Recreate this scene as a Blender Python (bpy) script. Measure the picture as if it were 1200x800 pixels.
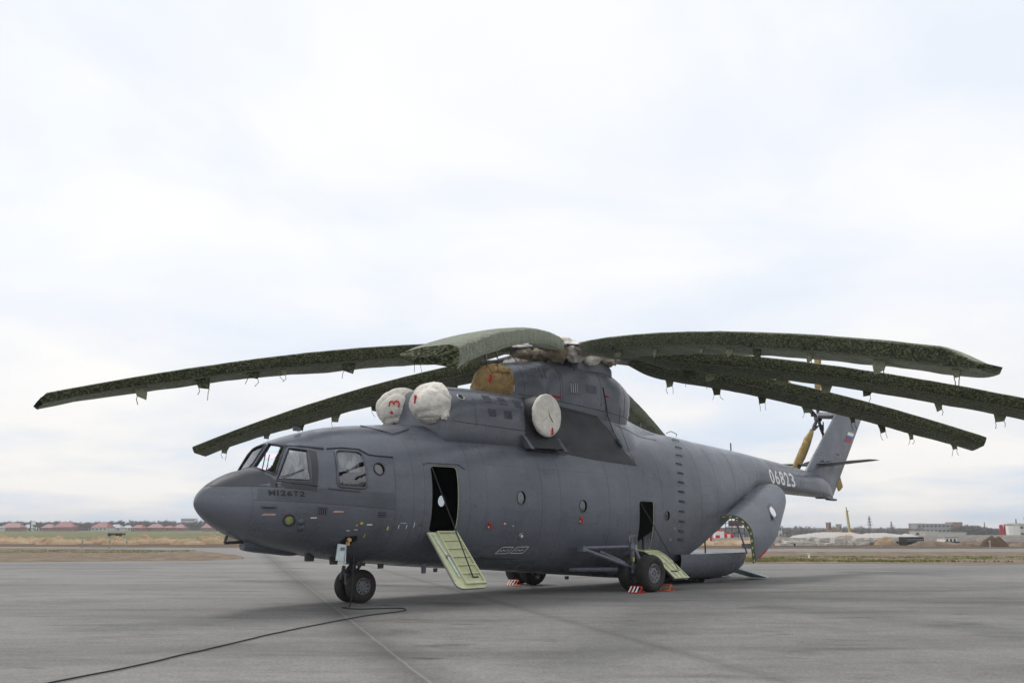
import bpy, bmesh, math, random
import numpy as np
from mathutils import Vector, Matrix, noise as mnoise
random.seed(7)
S = bpy.context.scene
for o in list(bpy.data.objects): bpy.data.objects.remove(o)
COL = S.collection
R = math.radians
PI = math.pi
# ------------------------------------------------------------------ camera
CAM_H, PITCH, FPX = 1.9252, 0.1989, 1084.44
cam = bpy.data.objects.new('camera', bpy.data.cameras.new('camera')); COL.objects.link(cam)
cam.location = (0, 0, CAM_H); cam.rotation_euler = (PI/2 + PITCH, 0, 0)
cam.data.sensor_width = 36; cam.data.lens = FPX/1200*36
cam.data.clip_start = .1; cam.data.clip_end = 12000
S.camera = cam
# ------------------------------------------------------------------ light
SUN_EL, SUN_ROT = R(60), R(-48)          # overcast: wide soft sun from the left behind the camera
sun = bpy.data.objects.new('sun', bpy.data.lights.new('sun', 'SUN')); COL.objects.link(sun)
sun.data.energy = 1.5; sun.data.angle = R(16); sun.data.color = (1, .965, .92)
sd = Vector((math.cos(SUN_EL)*math.sin(SUN_ROT), math.cos(SUN_EL)*math.cos(SUN_ROT), math.sin(SUN_EL)))
sun.rotation_euler = sd.to_track_quat('Z', 'Y').to_euler()
W = bpy.data.worlds.new('World'); S.world = W; W.use_nodes = True
nt = W.node_tree; nt.nodes.clear()
def wn(t, **k):
    n = nt.nodes.new(t)
    for a, b in k.items(): setattr(n, a, b)
    return n
def wl(a, b): nt.links.new(a, b)
def wmath(op, a, b=None):
    n = wn('ShaderNodeMath', operation=op)
    for i, v in enumerate((a, b)):
        if v is None: continue
        if isinstance(v, (int, float)): n.inputs[i].default_value = v
        else: wl(v, n.inputs[i])
    return n.outputs[0]
sky = wn('ShaderNodeTexSky', sky_type='NISHITA'); sky.sun_disc = False
sky.sun_elevation = SUN_EL; sky.sun_rotation = SUN_ROT
bg1 = wn('ShaderNodeBackground'); wl(sky.outputs[0], bg1.inputs[0]); bg1.inputs[1].default_value = .1
tc = wn('ShaderNodeTexCoord'); sp = wn('ShaderNodeSeparateXYZ'); wl(tc.outputs['Generated'], sp.inputs[0])
zz = wmath('ADD', wmath('MAXIMUM', sp.outputs[2], 0.0), .16)
cx = wmath('DIVIDE', sp.outputs[0], zz); cy = wmath('DIVIDE', sp.outputs[1], zz)
cb = wn('ShaderNodeCombineXYZ'); wl(cx, cb.inputs[0]); wl(cy, cb.inputs[1])
def wramp(src, stops):
    r = wn('ShaderNodeValToRGB'); wl(src, r.inputs[0]); e = r.color_ramp.elements
    while len(e) < len(stops): e.new(.5)
    for el, (p, c) in zip(e, stops): el.position = p; el.color = (*c, 1) if len(c) == 3 else c
    return r.outputs[0]
n1 = wn('ShaderNodeTexNoise'); wl(cb.outputs[0], n1.inputs[0]); n1.inputs['Scale'].default_value = 1.25
n1.inputs['Detail'].default_value = 7; n1.inputs['Roughness'].default_value = .5; n1.inputs['Distortion'].default_value = .4
cloudcol = wramp(n1.outputs[0], [(.34, (.785, .825, .895)), (.44, (.845, .87, .915)), (.51, (.89, .90, .925)), (.58, (.915, .92, .935)), (.66, (.95, .945, .935))])
# paler and bluer close to the horizon
hz = wramp(sp.outputs[2], [(0.0, (1, 1, 1)), (.10, (.75, .75, .75)), (.30, (0, 0, 0))])
n2 = wn('ShaderNodeTexNoise'); wl(cb.outputs[0], n2.inputs[0]); n2.inputs['Scale'].default_value = .8; n2.inputs['Detail'].default_value = 5
hcol = wramp(n2.outputs[0], [(.40, (.50, .61, .77)), (.47, (.60, .67, .77)), (.54, (.78, .76, .75)), (.60, (.90, .85, .79))])
mixc = wn('ShaderNodeMix', data_type='RGBA')
wl(wmath('MULTIPLY', hz, .72), mixc.inputs[0]); wl(cloudcol, mixc.inputs[6]); wl(hcol, mixc.inputs[7])
bg2 = wn('ShaderNodeBackground'); wl(mixc.outputs[2], bg2.inputs[0]); bg2.inputs[1].default_value = 1.0
ms = wn('ShaderNodeMixShader'); ms.inputs[0].default_value = .93
wl(bg1.outputs[0], ms.inputs[1]); wl(bg2.outputs[0], ms.inputs[2])
wo = wn('ShaderNodeOutputWorld'); wl(ms.outputs[0], wo.inputs[0])
S.view_settings.view_transform = 'Standard'; S.view_settings.look = 'None'
S.view_settings.exposure = .2; S.view_settings.gamma = 1; S.view_settings.use_curve_mapping = False
# ------------------------------------------------------------------ materials
class Mat:
    def __init__(s, name, col=(.5,.5,.5), rough=.6, metal=0, spec=.5):
        s.m = bpy.data.materials.new(name); s.m.use_nodes = True
        s.t = s.m.node_tree; s.b = s.t.nodes['Principled BSDF']
        s.b.inputs['Base Color'].default_value = (*col, 1); s.b.inputs['Roughness'].default_value = rough
        s.b.inputs['Metallic'].default_value = metal; s.b.inputs['Specular IOR Level'].default_value = spec
        s.c = None
    def n(s, t, **k):
        x = s.t.nodes.new(t)
        for a, b in k.items(): setattr(x, a, b)
        return x
    def l(s, a, b): s.t.links.new(a, b)
    def coord(s, scale=(1,1,1), rot=(0,0,0)):
        c = s.n('ShaderNodeTexCoord'); m = s.n('ShaderNodeMapping'); s.l(c.outputs['Object'], m.inputs[0])
        m.inputs['Scale'].default_value = scale; m.inputs['Rotation'].default_value = rot
        return m.outputs[0]
    def noise(s, sc, co=None, det=4, rough=.55, dist=0):
        x = s.n('ShaderNodeTexNoise'); x.inputs['Scale'].default_value = sc; x.inputs['Detail'].default_value = det
        x.inputs['Roughness'].default_value = rough; x.inputs['Distortion'].default_value = dist
        s.l(co if co is not None else s.coord(), x.inputs[0]); return x.outputs[0]
    def ramp(s, src, stops, interp='LINEAR'):
        r = s.n('ShaderNodeValToRGB'); s.l(src, r.inputs[0]); r.color_ramp.interpolation = interp; e = r.color_ramp.elements
        while len(e) < len(stops): e.new(.5)
        for el, (p, c) in zip(e, stops):
            el.position = p; el.color = (c, c, c, 1) if isinstance(c, (int, float)) else (*c, 1)
        return r.outputs[0]
    def mix(s, f, a, b, mode='MIX'):
        x = s.n('ShaderNodeMix', data_type='RGBA', blend_type=mode)
        for i, v in ((0, f), (6, a), (7, b)):
            if isinstance(v, (int, float)): x.inputs[i].default_value = v if i == 0 else (v, v, v, 1)
            elif isinstance(v, tuple): x.inputs[i].default_value = (*v, 1)
            else: s.l(v, x.inputs[i])
        return x.outputs[2]
    def math(s, op, a, b=0.0, c=None):
        x = s.n('ShaderNodeMath', operation=op)
        for i, v in enumerate((a, b, c)):
            if v is None: continue
            if isinstance(v, (int, float)): x.inputs[i].default_value = v
            else: s.l(v, x.inputs[i])
        return x.outputs[0]
    def col(s, o): s.l(o, s.b.inputs['Base Color']); s.c = o
    def rough(s, o): s.l(o, s.b.inputs['Roughness'])
    def bump(s, h, st=.3, d=.02):
        x = s.n('ShaderNodeBump'); x.inputs['Strength'].default_value = st; x.inputs['Distance'].default_value = d
        s.l(h, x.inputs['Height']); s.l(x.outputs[0], s.b.inputs['Normal'])
def simple(name, col, rough=.6, metal=0, var=.15, sc=6, bump=0, bsc=40, spec=.5):
    m = Mat(name, col, rough, metal, spec)
    a = tuple(c*(1-var) for c in col); b = tuple(min(1, c*(1+var)) for c in col)
    m.col(m.ramp(m.noise(sc), [(.3, a), (.7, b)]))
    if bump: m.bump(m.noise(bsc), bump, .01)
    return m.m
def paint(name, base, rough=.42, dark=.75):
    m = Mat(name, base, rough)
    big = m.noise(.55, det=5, rough=.6)
    streak = m.noise(1.0, m.coord((1.1, 1.1, .16)), 5, .65)
    hstreak = m.noise(1.0, m.coord((.35, .35, 5.0)), 4, .6)
    fine = m.noise(14, det=3)
    c0 = m.ramp(big, [(.3, tuple(c*.86 for c in base)), (.7, tuple(c*1.12 for c in base))])
    c1 = m.mix(.5, c0, m.ramp(streak, [(.3, dark), (.55, 1.0), (.75, 1.12)]), 'MULTIPLY')
    c2 = m.mix(.45, c1, m.ramp(hstreak, [(.3, .80), (.6, 1.08)]), 'MULTIPLY')
    c3 = m.mix(.35, c2, m.ramp(fine, [(.35, .85), (.65, 1.1)]), 'MULTIPLY')
    m.col(c3)
    m.rough(m.ramp(m.noise(1.6, det=6), [(.3, rough-.08), (.7, rough+.12)]))
    # the skin is a little wavy between its frames
    wv = m.n('ShaderNodeTexWave', wave_type='BANDS', bands_direction='X'); wv.inputs['Scale'].default_value = .32
    wv.inputs['Distortion'].default_value = .6; m.l(m.coord(), wv.inputs[0])
    h = m.math('ADD', m.math('MULTIPLY', wv.outputs[1], .10), m.math('MULTIPLY', m.noise(1.3, det=3), 1.0))
    m.bump(h, .22, .05)
    return m.m
M = {}
M['paint'] = paint('grey_paint', (.124, .136, .160), .29)
M['paint_dark'] = paint('charcoal_paint', (.045, .049, .058), .42)
M['paint_soot'] = paint('sooty_paint', (.026, .027, .031), .5)
M['paint_mid'] = paint('mid_grey_paint', (.090, .100, .120), .38)
M['paint_metal'] = simple('strut_paint', (.13, .14, .17), .4, 0, .25, 9)
M['seam'] = simple('seam_dark', (.03, .032, .036), .7)
M['black'] = simple('matt_black', (.012, .012, .013), .6)
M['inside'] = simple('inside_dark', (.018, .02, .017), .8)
M['rubber'] = simple('tyre_rubber', (.022, .021, .02), .75, 0, .3, 5, .3, 60)
M['rim'] = simple('rim_grey', (.20, .21, .225), .45, .3, .2, 12)
M['steel'] = simple('worn_steel', (.32, .32, .33), .38, .8, .2, 14)
M['steel_dark'] = simple('dark_steel', (.07, .07, .075), .5, .5, .3, 14)
M['primer'] = simple('green_primer', (.56, .58, .37), .5, 0, .12, 5)
M['primer_dark'] = simple('green_primer_pan', (.46, .48, .29), .6, 0, .15, 7, .4, 90)
M['olive'] = simple('olive_rim', (.16, .19, .07), .6, 0, .2, 8)
M['palebl'] = simple('pale_blue_paint', (.60, .70, .73), .5, 0, .15, 8)
M['white'] = simple('white_paint', (.82, .82, .80), .55, 0, .08, 9)
M['red'] = simple('red_paint', (.55, .03, .025), .55, 0, .2, 9)
M['redcloth'] = simple('red_ribbon', (.50, .015, .02), .8, 0, .2, 20)
M['yellow'] = simple('yellow_paint', (.75, .60, .05), .6, 0, .15, 9)
M['orange'] = simple('orange_paint', (.68, .16, .06), .6, 0, .2, 9)
M['blue'] = simple('flag_blue', (.05, .10, .32), .5, 0, .1, 9)
M['flagred'] = simple('flag_red', (.42, .02, .03), .5, 0, .1, 9)
M['streaktag'] = simple('stencil_pink', (.55, .33, .28), .6)
M['peach'] = simple('plug_cap', (.6, .38, .18), .6)
def glass(name, tint=(.62,.66,.68), rainbow=False):
    m = Mat(name); t = m.t; t.nodes.remove(m.b)
    tr = m.n('ShaderNodeBsdfTransparent'); tr.inputs[0].default_value = (*tint, 1)
    gl = m.n('ShaderNodeBsdfGlossy'); gl.inputs['Roughness'].default_value = .06
    gl.inputs[0].default_value = (.95, .97, 1, 1)
    if rainbow:      # rainbow reflection painted into the gloss colour as wavy bands
        w = m.n('ShaderNodeTexWave', wave_type='BANDS', bands_direction='Z'); w.inputs['Scale'].default_value = .9
        w.inputs['Distortion'].default_value = 2.0; m.l(m.coord(), w.inputs[0])
        m.l(m.ramp(w.outputs[1], [(0, (.75, .9, .86)), (.35, (.72, .80, .95)), (.65, (.95, .74, .86)), (1, (.92, .95, .98))]), gl.inputs[0])
    lw = m.n('ShaderNodeLayerWeight'); lw.inputs[0].default_value = .30
    mx = m.n('ShaderNodeMixShader'); m.l(m.math('MULTIPLY_ADD', lw.outputs['Fresnel'], .75, .12 if not rainbow else .42), mx.inputs[0])
    m.l(tr.outputs[0], mx.inputs[1]); m.l(gl.outputs[0], mx.inputs[2])
    bp = m.n('ShaderNodeBump'); bp.inputs['Strength'].default_value = .25; bp.inputs['Distance'].default_value = .02
    m.l(m.noise(3.5, det=3), bp.inputs['Height']); m.l(bp.outputs[0], gl.inputs['Normal'])
    o = [n for n in t.nodes if n.type == 'OUTPUT_MATERIAL'][0]; m.l(mx.outputs[0], o.inputs[0])
    return m.m
M['glass'] = glass('cockpit_glass', (.60,.63,.65)); M['glass_rb'] = glass('rainbow_glass', (.85,.87,.88), rainbow=True); M['glass_clear'] = glass('clear_glass', (.85,.88,.90))
def curtain():
    m = Mat('clear_curtain', (.62, .62, .60), .5)
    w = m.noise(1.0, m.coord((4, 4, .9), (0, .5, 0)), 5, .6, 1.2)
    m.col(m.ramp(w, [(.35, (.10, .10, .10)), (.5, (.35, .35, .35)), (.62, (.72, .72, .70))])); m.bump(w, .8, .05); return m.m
M['curtain'] = curtain()
def canvas(name, base, var=.25, bst=.7):
    m = Mat(name, base, .9, 0, .2)
    a = m.noise(2.2, det=6, rough=.65)
    m.col(m.mix(.6, m.ramp(a, [(.3, tuple(c*(1-var) for c in base)), (.6, base)]), m.ramp(m.noise(9, det=5), [(.35, .78), (.6, 1.05)]), 'MULTIPLY'))
    w = m.noise(2.2, m.coord((1.3, 1.3, .8)), 5, .55, 1.8)
    cr = m.noise(2.6, m.coord((.7, 1.5, 1.5)), 3, .5, 2.2)
    cre = m.ramp(m.math('ABSOLUTE', m.math('SUBTRACT', cr, .5)), [(0, 0), (.06, 1)])
    m.bump(m.math('ADD', m.math('MULTIPLY', cre, .5), m.math('ADD', w, m.math('MULTIPLY', m.noise(90, det=2), .05))), bst, .06)
    return m.m
M['canvas'] = canvas('white_canvas', (.87, .83, .75), .10, .5)
M['canvas_beige'] = canvas('beige_canvas', (.50, .42, .32), .4)
M['canvas_tan'] = canvas('tan_canvas', (.36, .245, .115), .3, .5)
M['canvas_tr'] = canvas('ochre_canvas', (.52, .38, .16), .3)
def camo():
    m = Mat('digital_camouflage_cloth', (.1,.12,.06), .8, 0, .3)
    v = m.n('ShaderNodeTexVoronoi', distance='CHEBYCHEV'); v.inputs['Scale'].default_value = 34; v.inputs['Randomness'].default_value = .5
    m.l(m.coord((.7, .7, 1.4)), v.inputs[0])
    sp_ = m.n('ShaderNodeSeparateColor'); m.l(v.outputs['Color'], sp_.inputs[0])
    big = m.noise(3.0, m.coord((.7, .7, 1.5)), 4, .6)
    f = m.math('ADD', m.math('MULTIPLY', sp_.outputs[0], .55), m.math('MULTIPLY', big, .5))
    c = m.ramp(f, [(0, (.010, .013, .006)), (.34, (.036, .044, .018)), (.50, (.074, .084, .038)), (.64, (.145, .155, .088)), (.76, (.040, .028, .015))], 'CONSTANT')
    m.col(m.mix(.55, c, m.ramp(m.noise(.8, det=4), [(.3, .7), (.7, 1.15)]), 'MULTIPLY'))
    m.b.inputs['Sheen Weight'].default_value = .6; m.b.inputs['Sheen Roughness'].default_value = .35; m.b.inputs['Sheen Tint'].default_value = (.88, .95, .80, 1)
    m.bump(m.math('ADD', m.noise(2.2, m.coord((1, 1, 1.4)), 5, .6, .8), m.math('MULTIPLY', v.outputs[0], .12)), .7, .05)
    return m.m
M['camo'] = camo()
M['flap'] = simple('flap_cloth', (.19, .20, .13), .85, 0, .35, 18, .4, 30)
M['cord'] = simple('cord_dark', (.03, .032, .025), .8)
# ------------------------------------------------------------------ geometry helpers
class MB:
    def __init__(s): s.v = []; s.f = []; s.mi = []
    def add(s, vs, fs, m=0):
        b = len(s.v); s.v += [tuple(v) for v in vs]; s.f += [tuple(i+b for i in f) for f in fs]; s.mi += [m]*len(fs); return s
    def box(s, c, d, rot=None, m=0, taper=1.0):
        hx, hy, hz_ = d[0]/2, d[1]/2, d[2]/2
        vs = [Vector((x*hx*(taper if z > 0 else 1), y*hy*(taper if z > 0 else 1), z*hz_)) for z in (-1,1) for y in (-1,1) for x in (-1,1)]
        if rot is not None: vs = [rot @ v for v in vs]
        return s.add([v+Vector(c) for v in vs], [(0,2,3,1),(4,5,7,6),(0,1,5,4),(2,6,7,3),(0,4,6,2),(1,3,7,5)], m)
    def tube(s, pts, r, n=8, m=0, cap=True, closed=False):
        pts = [Vector(p) for p in pts]; rr = r if isinstance(r, (list, tuple)) else [r]*len(pts)
        b = len(s.v); vs = []; up = None
        for i, p in enumerate(pts):
            t = (pts[(i+1) % len(pts)]-pts[i-1]) if closed else (pts[min(i+1, len(pts)-1)]-pts[max(i-1, 0)])
            t.normalize()
            if up is None: up = Vector((0,0,1)) if abs(t.z) < .9 else Vector((1,0,0))
            a = t.cross(up); a.normalize(); up = a.cross(t)
            for k in range(n):
                an = 2*PI*k/n; vs.append(p + (a*math.cos(an)+up*math.sin(an))*rr[i])
        fs = []; L = len(pts)
        for i in range(L if closed else L-1):
            for k in range(n):
                fs.append((i*n+k, i*n+(k+1) % n, ((i+1) % L)*n+(k+1) % n, ((i+1) % L)*n+k))
        if cap and not closed: fs += [tuple(range(n))[::-1], tuple((L-1)*n+k for k in range(n))]
        return s.add(vs, fs, m)
    def grid(s, rows, m=0, wrap=False):
        nr, nc = len(rows), len(rows[0]); vs = [p for r_ in rows for p in r_]
        fs = [(i*nc+j, i*nc+(j+1) % nc, (i+1)*nc+(j+1) % nc, (i+1)*nc+j) for i in range(nr-1) for j in range(nc if wrap else nc-1)]
        return s.add(vs, fs, m)
    def lathe(s, prof, c, axis, n=32, m=0):      # prof: (along, radius)
        ax = Vector(axis).normalized(); a = ax.orthogonal().normalized(); b = ax.cross(a); c = Vector(c)
        rows = [[c+ax*h+(a*math.cos(2*PI*k/n)+b*math.sin(2*PI*k/n))*max(r_, 1e-4) for k in range(n)] for h, r_ in prof]
        return s.grid(rows, m, True)
    def prism(s, poly, d, m=0):     # poly 3D points, extruded by vector d
        n = len(poly); d = Vector(d)
        return s.add([Vector(p) for p in poly]+[Vector(p)+d for p in poly], [tuple(range(n)), tuple(range(2*n-1, n-1, -1))]+[(i, i+n, (i+1) % n+n, (i+1) % n) for i in range(n)], m)
    def build(s, name, mats, parent=None, smooth=False, fix=True, angle=None, kind=None):
        off = ORG.get(parent.name, Vector()) if parent else Vector()
        me = bpy.data.meshes.new(name); me.from_pydata([(Vector(v)-off)[:] for v in s.v], [], s.f)
        for m_ in (mats if isinstance(mats, (list, tuple)) else [mats]): me.materials.append(m_)
        me.polygons.foreach_set('material_index', s.mi)
        if fix:
            bm = bmesh.new(); bm.from_mesh(me); bmesh.ops.recalc_face_normals(bm, faces=bm.faces); bm.to_mesh(me); bm.free()
        return link(name, me, parent, smooth, angle, kind)
ORG = {}
def link(name, me, parent=None, smooth=False, angle=None, kind=None):
    if smooth:
        me.polygons.foreach_set('use_smooth', [True]*len(me.polygons))
        if angle: me.set_sharp_from_angle(angle=R(angle))
    o = bpy.data.objects.new(name, me); COL.objects.link(o)
    if parent:
        o.parent = parent
        if parent.name in ORG: ORG[o.name] = ORG[parent.name]
    if kind: o['kind'] = kind
    return o
def tag(o, label=None, cat=None, group=None, kind=None):
    for k, v in (('label', label), ('category', cat), ('group', group), ('kind', kind)):
        if v: o[k] = v
    return o
HX, HY, YAW = -4.1656, 25.3607, 0.7693        # where the nose wheels stand; the fuselage axis
HM = Matrix.Translation((HX, HY, 0)) @ Matrix.Rotation(YAW, 4, 'Z')
def hthing(name, label, cat, org=(0,0,0), group=None):
    """an Empty in the helicopter's frame (x aft, y starboard, z up); its parts are given in that frame"""
    o = bpy.data.objects.new(name, None); COL.objects.link(o); o.empty_display_size = .5
    o.location = HM @ Vector(org); o.rotation_euler = (0, 0, YAW)
    ORG[o.name] = Vector(org); return tag(o, label, cat, group)
def wthing(name, label, cat, org, group=None, rz=0):
    o = bpy.data.objects.new(name, None); COL.objects.link(o); o.location = org; o.rotation_euler = (0, 0, rz)
    return tag(o, label, cat, group)
def nz(x, y=0, z=0, s=1.0): return mnoise.noise(Vector((x*s, y*s, z*s)))
# ------------------------------------------------------------------ ground, roads
def asphalt():
    m = Mat('asphalt', (.22,.22,.215), .9, 0, .3)
    fine = m.math('ADD', m.math('MULTIPLY', m.noise(48, det=2, rough=.7), .5), m.math('MULTIPLY', m.noise(17, det=3, rough=.7), .5)); med = m.noise(3.5, det=6, rough=.65)
    lane = m.noise(1.0, m.coord((.10, .55, 1)), 6, .62, .3)
    blot = m.noise(1.0, m.coord((.30, .95, 1)), 6, .66, .5)
    c = m.ramp(med, [(.3, (.165, .160, .152)), (.7, (.225, .219, .208))])
    c = m.mix(.6, c, m.ramp(lane, [(.34, .70), (.5, 1.0), (.7, 1.12)]), 'MULTIPLY')
    c = m.mix(1.0, c, m.ramp(blot, [(.30, .55), (.40, .86), (.52, 1.0)]), 'MULTIPLY')
    c = m.mix(.9, c, m.ramp(fine, [(.36, .62), (.64, 1.36)]), 'MULTIPLY')
    # small oil and rubber spots
    sp1 = m.noise(1.0, m.coord((.55, 1.2, 1)), 4, .5)
    c = m.mix(1.0, c, m.ramp(sp1, [(.26, .5), (.34, 1.0)]), 'MULTIPLY')
    # joints between the paver's lanes: a dark feathered band with a pale lip
    tcn = m.n('ShaderNodeTexCoord'); sx = m.n('ShaderNodeSeparateXYZ'); m.l(tcn.outputs['Object'], sx.inputs[0])
    s_ = m.math('ADD', sx.outputs[0], m.math('MULTIPLY', sx.outputs[1], .2955))
    s_ = m.math('ADD', s_, m.math('MULTIPLY', m.math('SUBTRACT', m.noise(.9, det=5), .5), .10))
    for s0, w, k in ((2.566, .85, .58), (7.2, .30, .72), (11.9, .2, .90)):
        d = m.math('SUBTRACT', s_, s0)
        band = m.math('MULTIPLY', m.math('GREATER_THAN', d, 0), m.math('LESS_THAN', d, 1.0))
        g = m.math('DIVIDE', m.math('ABSOLUTE', d), w)
        c = m.mix(1.0, c, m.ramp(g, [(0, k), (.35, (k+1)/2), (1, 1.0)]), 'MULTIPLY')
        g2 = m.math('DIVIDE', m.math('ABSOLUTE', m.math('SUBTRACT', d, .06)), .035)
        c = m.mix(m.math('MULTIPLY', m.math('SUBTRACT', 1.0, m.math('MINIMUM', g2, 1.0)), .34 if s0 < 5 else .08), c, (.34, .335, .32))
    patch = m.noise(1.0, m.coord((.06, .14, 1)), 3, .5)
    c = m.mix(1.0, c, m.ramp(patch, [(.42, .88), (.48, 1.0), (.6, 1.06)]), 'MULTIPLY')
    crk = m.noise(.45, det=7, rough=.6, dist=.6)
    c = m.mix(.6, c, m.ramp(m.math('ABSOLUTE', m.math('SUBTRACT', crk, .5)), [(0, .55), (.004, 1.0)]), 'MULTIPLY')
    m.col(c); m.rough(m.ramp(med, [(.3, .8), (.7, .95)]))
    m.bump(m.math('ADD', fine, m.math('MULTIPLY', med, .8)), .35, .01)
    return m.m
M['asphalt'] = asphalt()
def soil(name, a, b, c_, sc=1.2):
    m = Mat(name, a, .95, 0, .1)
    n_ = m.noise(sc, det=7, rough=.65)
    c = m.mix(.5, m.ramp(n_, [(.3, a), (.5, b), (.7, c_)]), m.ramp(m.noise(sc*14, det=4, rough=.7), [(.3, .6), (.7, 1.3)]), 'MULTIPLY')
    m.col(c); m.bump(m.noise(sc*6, det=6, rough=.7), .8, .08); return m.m
M['soil'] = soil('brown_soil', (.13, .095, .07), (.19, .15, .11), (.25, .20, .15), .7)
M['soil_dark'] = soil('dark_soil', (.08, .055, .04), (.12, .085, .06), (.17, .13, .095), .4)
M['sand'] = soil('sandy_soil', (.20, .135, .085), (.36, .26, .165), (.44, .34, .23), .5)
M['field'] = soil('field_grass', (.11, .11, .055), (.15, .15, .075), (.20, .18, .11), .05)
M['grass'] = soil('short_grass', (.17, .19, .06), (.25, .26, .10), (.34, .31, .17), .5)
M['concrete'] = simple('concrete_pale', (.50, .48, .44), .9, 0, .15, 1.5, .3, 12)
M['concrete_dark'] = simple('concrete_grey', (.33, .32, .30), .9, 0, .2, 1.5)
def sheet(name, pts, mat, z, label=None):
    me = bpy.data.meshes.new(name); bm = bmesh.new()
    f = bm.faces.new([bm.verts.new((x, y, z)) for x, y in pts]); bmesh.ops.triangulate(bm, faces=[f])
    bmesh.ops.recalc_face_normals(bm, faces=bm.faces); bm.to_mesh(me); bm.free(); me.materials.append(mat)
    return link(name, me, kind='structure')
def rough_line(pts, amp, step=1.5, seed=0):
    out = []
    for i in range(len(pts)-1):
        a, b = Vector(pts[i]), Vector(pts[i+1]); n = max(1, int((b-a).length/step))
        for k in range(n):
            p = a.lerp(b, k/n); nn = Vector((-(b-a).y, (b-a).x)).normalized()
            out.append(tuple(p+nn*amp*(nz(p.x*.5+seed, p.y*.5)+.5*nz(p.x*2.1, p.y*2.1+seed))))
    out.append(tuple(pts[-1])); return out
def sstep(a, b, x):
    t_ = max(0, min(1, (x-a)/(b-a))); return t_*t_*(3-2*t_)
def lie(x, y):       # the land falls away to a lower plain beyond the building site on the right
    return -.10-6.4*sstep(.10, .19, x/max(y, 1))*sstep(214, 290, y)
gx = sorted(set(list(range(-2600, 2601, 130))+list(range(-60, 420, 12)))); gy = sorted(set([-300,0,100,180]+list(range(205, 300, 8))+list(range(300, 700, 40))+list(range(700, 3001, 230))))
MB().grid([[(x, y, lie(x, y)) for x in gx] for y in gy]).build('ground', M['field'], kind='structure')
sheet('site_ground', rough_line([(44,211),(500,211)], .4, 6)+[(500,140),(44,140)], M['soil'], -.046)
sheet('bare_earth', rough_line([(-190,96),(60,86),(420,78)], .6, 3)+[(420,212),(40,212)]+rough_line([(40,212),(-10,200),(-60,165),(-230,180)], 4, 6), M['soil_dark'], -.05)
rd = [(-200,-60)]+rough_line([(-200,112),(-59,102),(-40,98),(-20,93.5),(20,91.5),(220,89)], .25, 2)+[(400,88),(400,-60)]
sheet('apron', rd, M['asphalt'], 0)
def lumpy(name, outline_lo, outline_hi, mat, nx, ny, amp, seed, kind='structure', rise=.05, sc=.9):
    """strip of ground between two lines (lists of x,y), with clods"""
    def along(L, t):
        L = [Vector(p) for p in L]; d = [0]
        for i in range(1, len(L)): d.append(d[-1]+(L[i]-L[i-1]).length)
        s_ = t*d[-1]
        for i in range(1, len(L)):
            if s_ <= d[i] or i == len(L)-1: return L[i-1].lerp(L[i], min(1, (s_-d[i-1])/(d[i]-d[i-1]+1e-9)))
    rows = []
    for j in range(ny+1):
        r_ = []
        for i in range(nx+1):
            p = along(outline_lo, i/nx).lerp(along(outline_hi, i/nx), j/ny)
            e = min(1, 4*min(j/ny, 1-j/ny)*1.6)
            h = rise*e + amp*e*(abs(nz(p.x*sc+seed, p.y*sc))+.6*abs(nz(p.x*sc*2.7, p.y*sc*2.7+seed))+.3*nz(p.x*7, p.y*7))
            jit = .25*(1-e)*nz(p.x*1.3+seed, p.y)
            r_.append((p.x, p.y+jit, .004+max(0, h)))
        rows.append(r_)
    mb = MB(); mb.grid(rows); return mb.build(name, mat, kind=kind, smooth=True)
lumpy('soil_strip', [(-95,55),(-60,54.6),(-30,54.8),(-23,56.2),(-19,57.5),(-17.3,61)], [(-140,101),(-60,96.5),(-43,92),(-27,82),(-20.3,70),(-17.6,62.2)], M['soil'], 240, 60, .10, 3)
lumpy('soil_verge', [(7,54),(12.6,52.6),(28.4,52),(70,50),(200,46)], [(7,80),(19,79.5),(44,79),(120,77),(260,74)], M['soil'], 320, 44, .10, 9)
# ragged strips of short grass on the verge
def grass_band(name, f, n, seed, hgt=.085):
    rnd = random.Random(seed); mb = MB()
    for i in range(n):
        x, y, z = f(rnd)
        a = rnd.random()*PI; h = hgt*(.5+rnd.random()); w = .05+.05*rnd.random()
        for q in range(2):
            aa = a+q*1.4; dx, dy = math.cos(aa)*w, math.sin(aa)*w; lx, ly = rnd.uniform(-.06,.06), rnd.uniform(-.06,.06)
            mb.add([(x-dx, y-dy, z), (x+dx, y+dy, z), (x+lx, y+ly, z+h)], [(0, 1, 2)])
    o = mb.build(name, M['grass'], kind='stuff', fix=False); return o
def fr(rnd):
    while True:
        x = rnd.uniform(10, 62); y = 54.6+rnd.random()**1.2*9 - .05*(x-12)
        if nz(x*.16, y*.7) > -.05+rnd.random()*.3: return x, y, .04
def fl(rnd):
    while True:
        x = rnd.uniform(-60, -27); y = rnd.uniform(73, 82)-.3*(x+45)*.2
        if nz(x*.2, y*.4) > -.1: return x, y, .05
g1 = grass_band('verge_grass', fr, 15000, 1); tag(g1, 'short green grass growing along the right hand verge of the apron', 'grass')
g2 = grass_band('strip_grass', fl, 4000, 2, .08); tag(g2, 'thin patch of green grass on the soil strip at the left edge', 'grass')
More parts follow.
